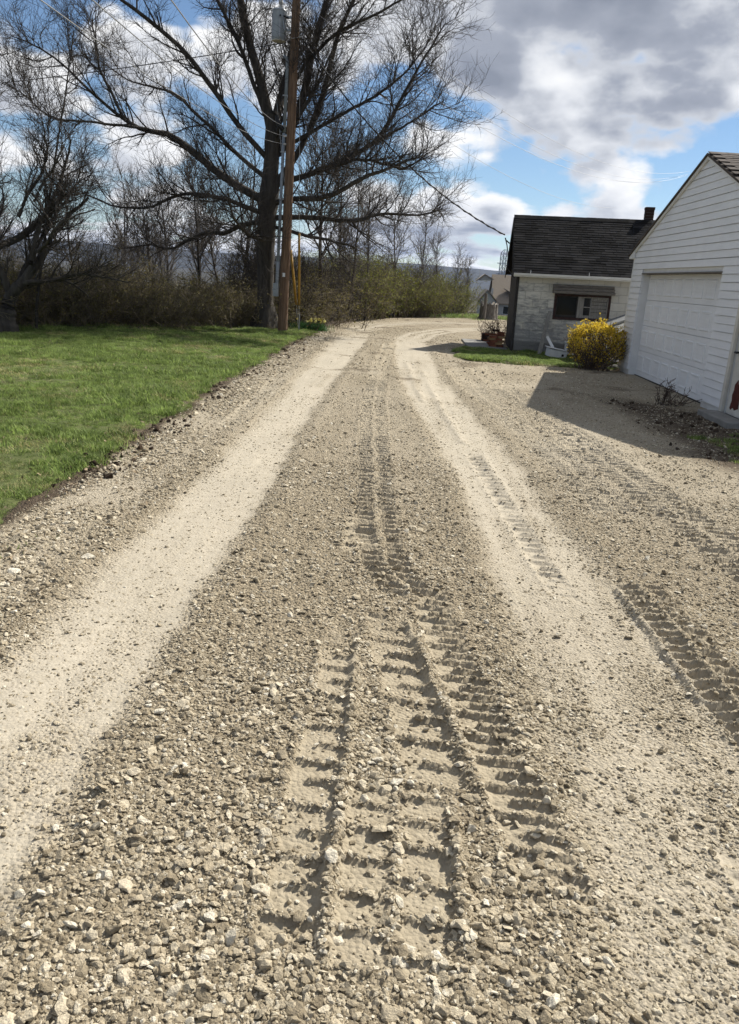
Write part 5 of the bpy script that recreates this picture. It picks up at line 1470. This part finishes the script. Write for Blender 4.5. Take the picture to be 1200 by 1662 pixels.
# greening hedge along the far side of the drive
G2 = 'greening hedge along the far bend of the drive'
L2 = 'bushy shrub with young yellow-green leaves in the hedge along the drive bend'
protos2 = [brush_shrub('hedge_shrub', L2, G2, 450 + k, 110, 2.3, 1.7, 'leaf_spring', 5200, 'shrub', 'brush', 0.42, 0.009, 0.030) for k in range(4)]
G3 = 'dark brush beside the utility pole'
L3 = 'dark leafless brush shrub between the utility pole and the drive bend'
protos3 = [brush_shrub('dark_brush', L3, G3, 470 + k, 120, 2.3, 1.7, 'leaf_olive', 900, 'shrub', 'twig', 0.45, 0.010, 0.026) for k in range(3)]
line = [(-3.15, 26.6), (-3.1, 27.9), (-2.95, 29.3), (-2.7, 30.7), (-2.35, 32.0), (-1.95, 33.4), (-1.55, 34.8), (-1.1, 36.2), (-0.55, 37.5), (0.1, 38.8), (0.75, 40.0), (1.45, 41.2), (2.1, 42.6), (2.8, 44.2), (3.3, 46.2)]
i2 = i3 = 0
for k, (x, y) in enumerate(line):
    for row in range(2):
        xx = x - (1.15 if k < 5 else 0.85) - row * 1.05 + rng.normal(0, 0.15); yy = y + 0.15 + row * 0.75 + rng.normal(0, 0.2)
        sc = rng.uniform(0.85, 1.15) * (1.0 if k < 11 else 0.82); rot = rng.uniform(0, 6.28)
        loc = (xx, yy, TZ(xx, yy)); s3 = (sc, sc, sc * rng.uniform(0.85, 1.2))
        if k < 5:
            P, i = protos3, i3; i3 += 1
        else:
            P, i = protos2, i2; i2 += 1
        if i < len(P):
            o = P[i]; o.location = loc; o.rotation_euler = (0, 0, rot); o.scale = s3
        else: o = copy_tree(P[i % len(P)], loc, rot, s3)
        if k >= 5:
            o['label'] = ('taller greening shrub in the hedge straight up the drive', 'lower greening shrub at the hedge end near the stump')[k >= 11]
            o['group'] = G2 + ('', ', low end')[k >= 11]

# bare shrub in the brick planter and the dead one before the garage door
o = brush_shrub('planter_shrub', 'bare brown shrub growing out of the dark brick planter', None, 480, 34, 0.78, 0.45, 'leaf_olive', 120, 'shrub', 'dead_twig', 0.55, 0.006, 0.015); o.location = (2.66, 25.4, 0.06)
o = brush_shrub('dead_shrub', 'small dead twiggy shrub in the dirt before the garage door', None, 481, 16, 0.46, 0.36, 'leaf_olive', 40, 'shrub', 'dead_twig', 0.55, 0.0045, 0.012); o.location = (4.38, 13.55, 0.0)


# ---- forsythia
def forsythia():
    rng = np.random.default_rng(500)
    root = empty('flowering_bush', (4.36, 18.98, 0.0), label='rounded bush in yellow flower at the corner of the white garage', cat='bush')
    ns = 150
    s = np.stack([rng.normal(0, 0.16, ns), rng.normal(0, 0.14, ns), np.full(ns, -0.05)], -1)
    d = np.stack([rng.normal(0, 0.62, ns), rng.normal(0, 0.55, ns), np.ones(ns)], -1)
    P1, R1 = grow(rng, s, d, rng.uniform(0.6, 1.1, ns), np.full(ns, 0.008), np.full(ns, 0.004), 7, 0.13, (0, 0, 0.05))
    g = Geo(); g.add(*tubes_np(P1, R1, 4))
    n2 = 1300
    p, d, r, t, _ = spawn(rng, P1, R1, n2, 0.2, (0.4, 1.1), 0.9)
    P2, R2 = grow(rng, p, d, rng.uniform(0.1, 0.32, n2), np.full(n2, 0.004), np.full(n2, 0.003), 4, 0.2, (0, 0, 0.04))
    g.add(*tubes_np(P2, R2, 3))
    obj('stems', g.mesh('stems', M['dead_twig']), root)
    # clipped rounded-box outline
    def inside(c, k=1.0): return (np.abs(c[:, 0] / 0.60) ** 2.6 + np.abs(c[:, 1] / 0.52) ** 2.6 + np.abs((c[:, 2] - 0.53) / 0.50) ** 2.6) < k
    def shell(n, lo):
        out = []
        while sum(map(len, out)) < n:
            c = np.stack([rng.uniform(-.66, .66, 20000), rng.uniform(-.58, .58, 20000), rng.uniform(0.06, 1.08, 20000)], -1)
            e = np.abs(c[:, 0] / 0.60) ** 2.6 + np.abs(c[:, 1] / 0.52) ** 2.6 + np.abs((c[:, 2] - 0.53) / 0.50) ** 2.6
            lump = fbm(c[:, 0] * 1.0 + c[:, 2], c[:, 1] + c[:, 2] * 0.7, 0.16, 2, 501)
            k = (e < 1.05 + lump * 1.0) & (e > lo) & (rng.random(20000) < 0.04 + 0.96 * np.clip((c[:, 2] - 0.12) / 0.75, 0, 1) ** 1.3) & (lump > -0.10)
            out.append(c[k])
        return np.concatenate(out)[:n]
    c = shell(5200, 0.45)
    # arching sprigs past the outline
    sp_, sd_ = c[rng.integers(0, len(c), 90)], None
    sp_ = sp_[sp_[:, 2] > 0.5]; sd_ = unit(sp_ - np.array([0, 0, 0.35])) + np.array([0, 0, 0.35])
    P4, R4 = grow(rng, sp_, sd_, rng.uniform(0.10, 0.24, len(sp_)), np.full(len(sp_), 0.004), np.full(len(sp_), 0.002), 5, 0.15, (0, 0, -0.12))
    g4_ = Geo(); g4_.add(*tubes_np(P4, R4, 3)); obj('sprigs', g4_.mesh('sprigs', M['dead_twig']), root)
    c = np.concatenate([c, (P4[:, 1:] + rng.normal(0, 0.012, P4[:, 1:].shape)).reshape(-1, 3), (P4[:, 2:] + rng.normal(0, 0.012, P4[:, 2:].shape)).reshape(-1, 3)])
    # four-petalled flowers
    n = len(c); a = unit(rng.normal(size=(n, 3)) + np.array([0, 0, 0.3])); b = unit(np.cross(a, rng.normal(size=(n, 3)))); e = np.cross(a, b)
    sz = rng.uniform(0.015, 0.028, n)[:, None]
    v = np.stack([c, c + b * sz + a * sz * .4, c + e * sz + a * sz * .4, c - b * sz + a * sz * .4, c - e * sz + a * sz * .4,
                  c + (b + e) * sz * .3, c + (e - b) * sz * .3, c - (b + e) * sz * .3, c + (b - e) * sz * .3], 1).reshape(-1, 3)
    i = np.arange(n)[:, None] * 9
    q = np.concatenate([i + np.array([[0, 8, 1, 5]]), i + np.array([[0, 5, 2, 6]]), i + np.array([[0, 6, 3, 7]]), i + np.array([[0, 7, 4, 8]])])
    obj('flowers', mesh_np('flowers', v, q, M['petal']), root)
    obj('leaves', leaf_mesh(rng, shell(3000, 0.10), 1600, 0.022, M['leaf_olive'], 0.02), root)


forsythia()


# ---- daffodils by the drive
def daffodils():
    rng = np.random.default_rng(510)
    root = empty('daffodil_clump', (-3.05, 25.2, 0.0), label='clump of yellow daffodils where lawn and drive meet by the pole', cat='flowers')
    n = 520
    c = np.stack([rng.normal(0, 0.26, n), rng.normal(0, 0.20, n), np.zeros(n)], -1)
    d = np.stack([rng.normal(0, 0.35, n), rng.normal(0, 0.35, n), np.ones(n)], -1); d = unit(d)
    h = rng.uniform(0.16, 0.34, n)[:, None]; s = unit(np.cross(d, rng.normal(size=(n, 3)))) * 0.009
    m = c + d * h * 0.6; tp = c + d * h + np.stack([d[:, 0], d[:, 1], -0.2 * np.ones(n)], -1) * 0.06
    v = np.stack([c - s, c + s, m + s, m - s, tp], 1).reshape(-1, 3); i = np.arange(n)[:, None] * 5
    obj('leaves', mesh_np('leaves', v, [i + np.array([[0, 1, 2, 3]]), i + np.array([[3, 2, 4]])], M['daff_leaf']), root)
    nf = 34
    for_g = Geo(); pv = []
    c = np.stack([rng.normal(0.12, 0.26, nf), rng.normal(0, 0.16, nf), rng.uniform(0.24, 0.36, nf)], -1)
    for p in c:
        a = unit(np.array([rng.normal(0, .7), -1.0, rng.normal(0.1, .3)])); b = unit(np.cross(a, [0, 0, 1])); e = np.cross(b, a)
        ring = [p + (b * math.cos(t) + e * math.sin(t)) * (0.042 if k % 2 else 0.022) for k, t in enumerate(np.linspace(0, 2 * math.pi, 13)[:-1])]
        pv.append(np.array([p + a * 0.02] + ring))
    v = np.concatenate(pv); tri = []
    for f in range(nf):
        for k in range(12): tri.append((f * 13, f * 13 + 1 + k, f * 13 + 1 + (k + 1) % 12))
    obj('flowers', mesh_np('flowers', v, np.array(tri), M['petal_pale']), root)


daffodils()

# ------------------------------------------------------------------ scattered gravel, soil and grass
def convex_stone(seed, mat, sq=(1, 1, 0.62), npts=15):
    rng = np.random.default_rng(seed)
    p = unit(rng.normal(size=(npts, 3))) * rng.uniform(0.8, 1.1, (npts, 1)) * np.array(sq) * rng.uniform(0.72, 1.25, 3)
    bm = bmesh.new()
    for q in p: bm.verts.new(q)
    r = bmesh.ops.convex_hull(bm, input=bm.verts)
    bmesh.ops.delete(bm, geom=list({g for g in r['geom_interior'] + r['geom_unused'] if isinstance(g, bmesh.types.BMVert)}), context='VERTS')
    bmesh.ops.recalc_face_normals(bm, faces=bm.faces)
    me = bpy.data.meshes.new('stone'); bm.to_mesh(me); bm.free(); me.materials.append(mat)
    return me


def variants(name, meshes):
    c = bpy.data.collections.new(name)
    for k, me in enumerate(meshes):
        o = bpy.data.objects.new(f"{name}_{k:02d}", me); c.objects.link(o)
    return c


def scatter(name, label, pts, rot, scl, idx, coll):
    me = bpy.data.meshes.new(name); n = len(pts)
    me.vertices.add(n); me.vertices.foreach_set('co', np.ascontiguousarray(pts, dtype=np.float32).ravel())
    for nm, typ, key, data in (('rot', 'FLOAT_VECTOR', 'vector', rot), ('scl', 'FLOAT_VECTOR', 'vector', scl), ('idx', 'INT', 'value', idx)):
        a = me.attributes.new(nm, typ, 'POINT')
        a.data.foreach_set(key, np.ascontiguousarray(data, dtype=np.int32 if typ == 'INT' else np.float32).ravel())
    o = obj(name, me)
    ng = bpy.data.node_groups.new(name, 'GeometryNodeTree')
    ng.interface.new_socket('Geometry', in_out='INPUT', socket_type='NodeSocketGeometry')
    ng.interface.new_socket('Geometry', in_out='OUTPUT', socket_type='NodeSocketGeometry')
    gi = ng.nodes.new('NodeGroupInput'); go = ng.nodes.new('NodeGroupOutput')
    ci = ng.nodes.new('GeometryNodeCollectionInfo'); ci.inputs[0].default_value = coll
    ci.inputs['Separate Children'].default_value = True; ci.inputs['Reset Children'].default_value = True
    ip = ng.nodes.new('GeometryNodeInstanceOnPoints'); ip.inputs['Pick Instance'].default_value = True
    def attr(nm, typ):
        a = ng.nodes.new('GeometryNodeInputNamedAttribute'); a.data_type = typ; a.inputs['Name'].default_value = nm
        return a.outputs[0]
    L = ng.links.new
    L(gi.outputs[0], ip.inputs['Points']); L(ci.outputs[0], ip.inputs['Instance']); L(attr('idx', 'INT'), ip.inputs['Instance Index'])
    L(attr('rot', 'FLOAT_VECTOR'), ip.inputs['Rotation']); L(attr('scl', 'FLOAT_VECTOR'), ip.inputs['Scale']); L(ip.outputs[0], go.inputs[0])
    md = o.modifiers.new('scatter', 'NODES'); md.node_group = ng
    tag(o, label, None, None, 'stuff')
    return o


rng = np.random.default_rng(900)


def inview(x, y, m=0.9):
    """roughly the ground the lens and a step to either side can see"""
    return (np.abs(x - 0.05 * y) < 0.56 * (y + 0.6) + m)


def sample_stones(n, x0, x1, y0, y1, r_med, r_sig, r_min, r_max, power=1.0):
    x = rng.uniform(x0, x1, n); y = y0 + (y1 - y0) * rng.random(n) ** power
    ok = inview(x, y); x, y = x[ok], y[ok]
    h, pale, soil, pad_ = drive_fields(x, y)
    ex = np.interp(y, EDGE_Y, EDGE_X)
    clump = 0.45 + 1.1 * sstep(fbm(x, y, 0.35, 3, 901), -0.22, 0.22)
    pr = (1 - 0.93 * np.clip(pale * 1.25 - 0.25, 0, 1)) * (1 - 0.92 * pad_) * (1 - 0.55 * soil) * clump * (x > ex - 0.05)
    inside = (x > 4.9) & (y > 11.2) & (y < 19.3)
    verge = (verge_mask(x, y) > 0.1) & (y > 18) & (x > 1.0)
    ok = (rng.random(len(x)) < pr) & ~inside & ~verge
    x, y, h, pale = x[ok], y[ok], h[ok], pale[ok]
    r = np.clip(r_med * np.exp(rng.normal(0, r_sig, len(x))), r_min, r_max)
    r = r * (1 - 0.35 * pale)
    return np.stack([x, y, h + r * rng.uniform(-0.25, 0.45, len(x))], -1), r


sets = [sample_stones(130000, -3.0, 3.2, 1.0, 3.6, 0.0058, 0.38, 0.003, 0.013),
        sample_stones(44000, -3.0, 3.2, 1.0, 3.2, 0.0098, 0.45, 0.005, 0.024),
        sample_stones(2200, -3.0, 2.6, 1.0, 2.6, 0.0165, 0.25, 0.012, 0.025),
        sample_stones(90000, -3.0, 4.2, 3.3, 7.5, 0.0070, 0.45, 0.0035, 0.024),
        sample_stones(7000, -3.0, 4.5, 3.0, 9.0, 0.0130, 0.40, 0.008, 0.032),
        sample_stones(46000, -3.0, 5.2, 7.5, 16.0, 0.0090, 0.40, 0.005, 0.026, 1.2),
        sample_stones(14000, -3.0, 5.2, 16.0, 30.0, 0.015, 0.35, 0.009, 0.032, 1.2)]
# chips pressed into the packed tracks
xx = rng.uniform(-2.0, 1.9, 60000); yy = 1.0 + 11 * rng.random(60000) ** 1.4
hh, pp, ss, dd = drive_fields(xx, yy); k = (pp > 0.35) & inview(xx, yy) & (rng.random(60000) < 0.75)
rr = np.clip(0.0050 * np.exp(rng.normal(0, 0.4, k.sum())), 0.003, 0.016) * (1 + yy[k] * 0.06)
sets.append((np.stack([xx[k], yy[k], hh[k] - rr * 0.25], -1), rr))
# coarse rubble along the torn lawn edge
yy = 3.0 + 22 * rng.random(9000) ** 1.6; xx = np.interp(yy, EDGE_Y, EDGE_X) + np.abs(rng.normal(0, 0.34, 9000)) + 0.04
hh, pp, ss, dd = drive_fields(xx, yy); k = (pp < 0.5)
rr = np.clip(0.0125 * np.exp(rng.normal(0, 0.45, k.sum())), 0.006, 0.04)
sets.append((np.stack([xx[k], yy[k], hh[k] + rr * 0.15], -1), rr))
pts = np.concatenate([a for a, b in sets]); rad = np.concatenate([b for a, b in sets]); n = len(pts)
stones = variants('stone', [convex_stone(910 + k, M['stone'], (1, 0.9, 0.64 if k < 11 else 0.40), 14 + (k * 5) % 12) for k in range(16)])
rot = np.stack([rng.normal(0, 0.35, n), rng.normal(0, 0.35, n), rng.uniform(0, 6.283, n)], -1)
scl = rad[:, None] * rng.uniform(0.75, 1.3, (n, 3)) * np.array([1, 1, 0.9])
scatter('gravel', 'loose crushed limestone scattered over the driveway', pts, rot, scl, rng.integers(0, 16, n), stones)
print('stones', n)

# clods of soil along the lawn edge and in front of the garage
yy = np.concatenate([3.0 + 20 * rng.random(1500) ** 1.25, rng.uniform(9.0, 13.6, 450)])
xx = np.concatenate([np.interp(yy[:1500], EDGE_Y, EDGE_X) + rng.normal(0.05, 0.14, 1500), rng.uniform(3.3, 4.9, 450)])
cl = fbm(xx, yy, 0.6, 3, 931); k = (cl > -0.02) | (np.arange(len(xx)) >= 1500) & (cl > 0.0)
xx, yy = xx[k], yy[k]
hd = drive_fields(xx, yy)[0]; hl = lawn_fields(xx, yy)[0]; hh = np.where(xx < -1, np.maximum(hd, hl), hd)
n = len(xx); rr = np.clip(0.012 * np.exp(rng.normal(0, 0.55, n)), 0.005, 0.045)
clods = variants('clod', [convex_stone(950 + k, M['soil'], (1, 0.95, 0.75), 22) for k in range(6)])
scatter('soil_clods', 'dark crumbled soil clods along the torn lawn edge', np.stack([xx, yy, hh + rr * 0.2], -1), rng.uniform(0, 6.28, (n, 3)), rr[:, None] * rng.uniform(0.8, 1.3, (n, 3)), rng.integers(0, 6, n), clods)


def tuft(seed, nb, h, spread, mat, width=0.0035, droop=0.5):
    r = np.random.default_rng(seed)
    c = np.stack([r.normal(0, spread, nb), r.normal(0, spread, nb), np.full(nb, -0.012)], -1)
    az = r.uniform(0, 6.283, nb); ln = r.uniform(0.1, droop, nb)
    dv = np.stack([np.cos(az) * ln, np.sin(az) * ln, np.ones(nb)], -1)
    hh_ = (h * r.uniform(0.5, 1.25, nb))[:, None]
    s = np.stack([-np.sin(az), np.cos(az), np.zeros(nb)], -1) * width
    m = c + dv * hh_ * 0.55; tp = c + dv * hh_ * np.array([1.7, 1.7, 0.95])
    v = np.stack([c - s, c + s, m + s * 0.8, m - s * 0.8, tp], 1).reshape(-1, 3); i = np.arange(nb)[:, None] * 5
    return mesh_np('tuft', v, [i + np.array([[0, 1, 2, 3]]), i + np.array([[3, 2, 4]])], mat)


tufts = variants('tuft', [tuft(960 + k, 34, 0.050 + 0.008 * (k % 3), 0.045, M['grass'], 0.0034, 0.75) for k in range(6)] + [tuft(970 + k, 30, 0.045, 0.05, M['grass_dry'], 0.003, 1.0) for k in range(2)])


def grass_points(n, x0, x1, y0, y1, power, dens, hfun):
    x = rng.uniform(x0, x1, n); y = y0 + (y1 - y0) * rng.random(n) ** power
    f = hfun(x, y); soil = f[2]
    ok = rng.random(n) < dens(x, y) * (1 - 0.78 * soil)
    ok &= inview(x, y, 1.6)
    return np.stack([x[ok], y[ok], f[0][ok]], -1)


lawn_d = lambda x, y: np.clip(0.35 + 1.3 * sstep(fbm(x, y, 1.1, 4, 981), -0.3, 0.12), 0, 1) * (1 - sstep(x - np.interp(y, EDGE_Y, EDGE_X) + fbm(x, y, 0.5, 3, 988) * 0.6, -0.05, 0.34))
g1 = grass_points(64000, -13.0, -2.2, 3.0, 26.0, 1.35, lawn_d, lawn_fields)
g2 = grass_points(6500, 1.0, 5.2, 18.5, 22.3, 1.0, lambda x, y: (verge_mask(x, y) > 0) * 1.0, verge_fields)
g3 = grass_points(4500, 1.0, 9.0, 40.5, 50.0, 1.3, lambda x, y: np.ones_like(x), back_fields)
# weeds in the dirt before the garage
x = rng.uniform(3.8, 4.9, 260); y = rng.uniform(9.0, 11.0, 260); w = (fbm(x, y, 0.6, 3, 985) > 0.14)
g4 = np.stack([x[w], y[w], drive_fields(x[w], y[w])[0]], -1)
P = np.concatenate([g1, g2, g3, g4]); n = len(P)
sc = 0.45 + 1.25 * np.clip(fbm(P[:, 0], P[:, 1], 0.55, 3, 983) * 1.8 + 0.35, 0, 1) * rng.uniform(0.6, 1.3, n)
sc = sc * np.where(P[:, 1] > 38, 1.6, 1.0)
dry = (rng.random(n) < 0.06 + 0.55 * sstep(fbm(P[:, 0], P[:, 1], 0.9, 3, 984), 0.03, 0.25))
idx = np.where(dry, rng.integers(6, 8, n), rng.integers(0, 6, n))
scatter('grass', 'short spring grass on the lawn and verges', P, np.stack([rng.normal(0, 0.1, n), rng.normal(0, 0.1, n), rng.uniform(0, 6.28, n)], -1), np.stack([sc, sc, sc * rng.uniform(0.7, 1.2, n)], -1), idx, tufts)
print('grass tufts', n)

# dead leaves lying in the grass and along the edge
n = 900
yy = 3.2 + 20 * rng.random(n) ** 1.4; xx = np.where(rng.random(n) < 0.35, np.interp(yy, EDGE_Y, EDGE_X) + rng.normal(0.1, 0.25, n), rng.uniform(-9, -2.7, n))
hh = np.maximum(lawn_fields(xx, yy)[0], drive_fields(xx, yy)[0]) + 0.02
lv = []
for k in range(3):
    r = np.random.default_rng(990 + k); a = np.linspace(0, 6.283, 9)[:-1]; rr = 1 + 0.25 * r.normal(size=8)
    v = np.concatenate([[[0, 0, 0]], np.stack([np.cos(a) * rr, np.sin(a) * rr * 0.6, 0.35 * r.normal(size=8)], -1)])
    lv.append(mesh_np('leaf', v, np.array([(0, 1 + q, 1 + (q + 1) % 8) for q in range(8)]), M['dry_leaf']))
s = rng.uniform(0.009, 0.022, (n, 1)) * np.ones((1, 3))
scatter('fallen_leaves', 'scattered pale dead leaves in the grass', np.stack([xx, yy, hh], -1), np.stack([rng.normal(0, .4, n), rng.normal(0, .4, n), rng.uniform(0, 6.28, n)], -1), s, rng.integers(0, 3, n), variants('leaf', lv))

# ------------------------------------------------------------------ air
def build_haze():
    m = bpy.data.materials.new('haze'); m.use_nodes = True
    nt = m.node_tree; nt.nodes.clear()
    out = nt.nodes.new('ShaderNodeOutputMaterial'); pv = nt.nodes.new('ShaderNodeVolumePrincipled')
    pv.inputs['Color'].default_value = (0.42, 0.60, 1.0, 1); pv.inputs['Density'].default_value = HAZE
    pv.inputs['Anisotropy'].default_value = 0.3
    nt.links.new(pv.outputs[0], out.inputs['Volume'])
    m.cycles.homogeneous_volume = True
    b = MB().box(-4600, 4600, -4600, 4600, -120, 140).build('haze', m, None)
    tag(b, None, None, None, 'stuff')


HAZE = 0.00006
build_haze()
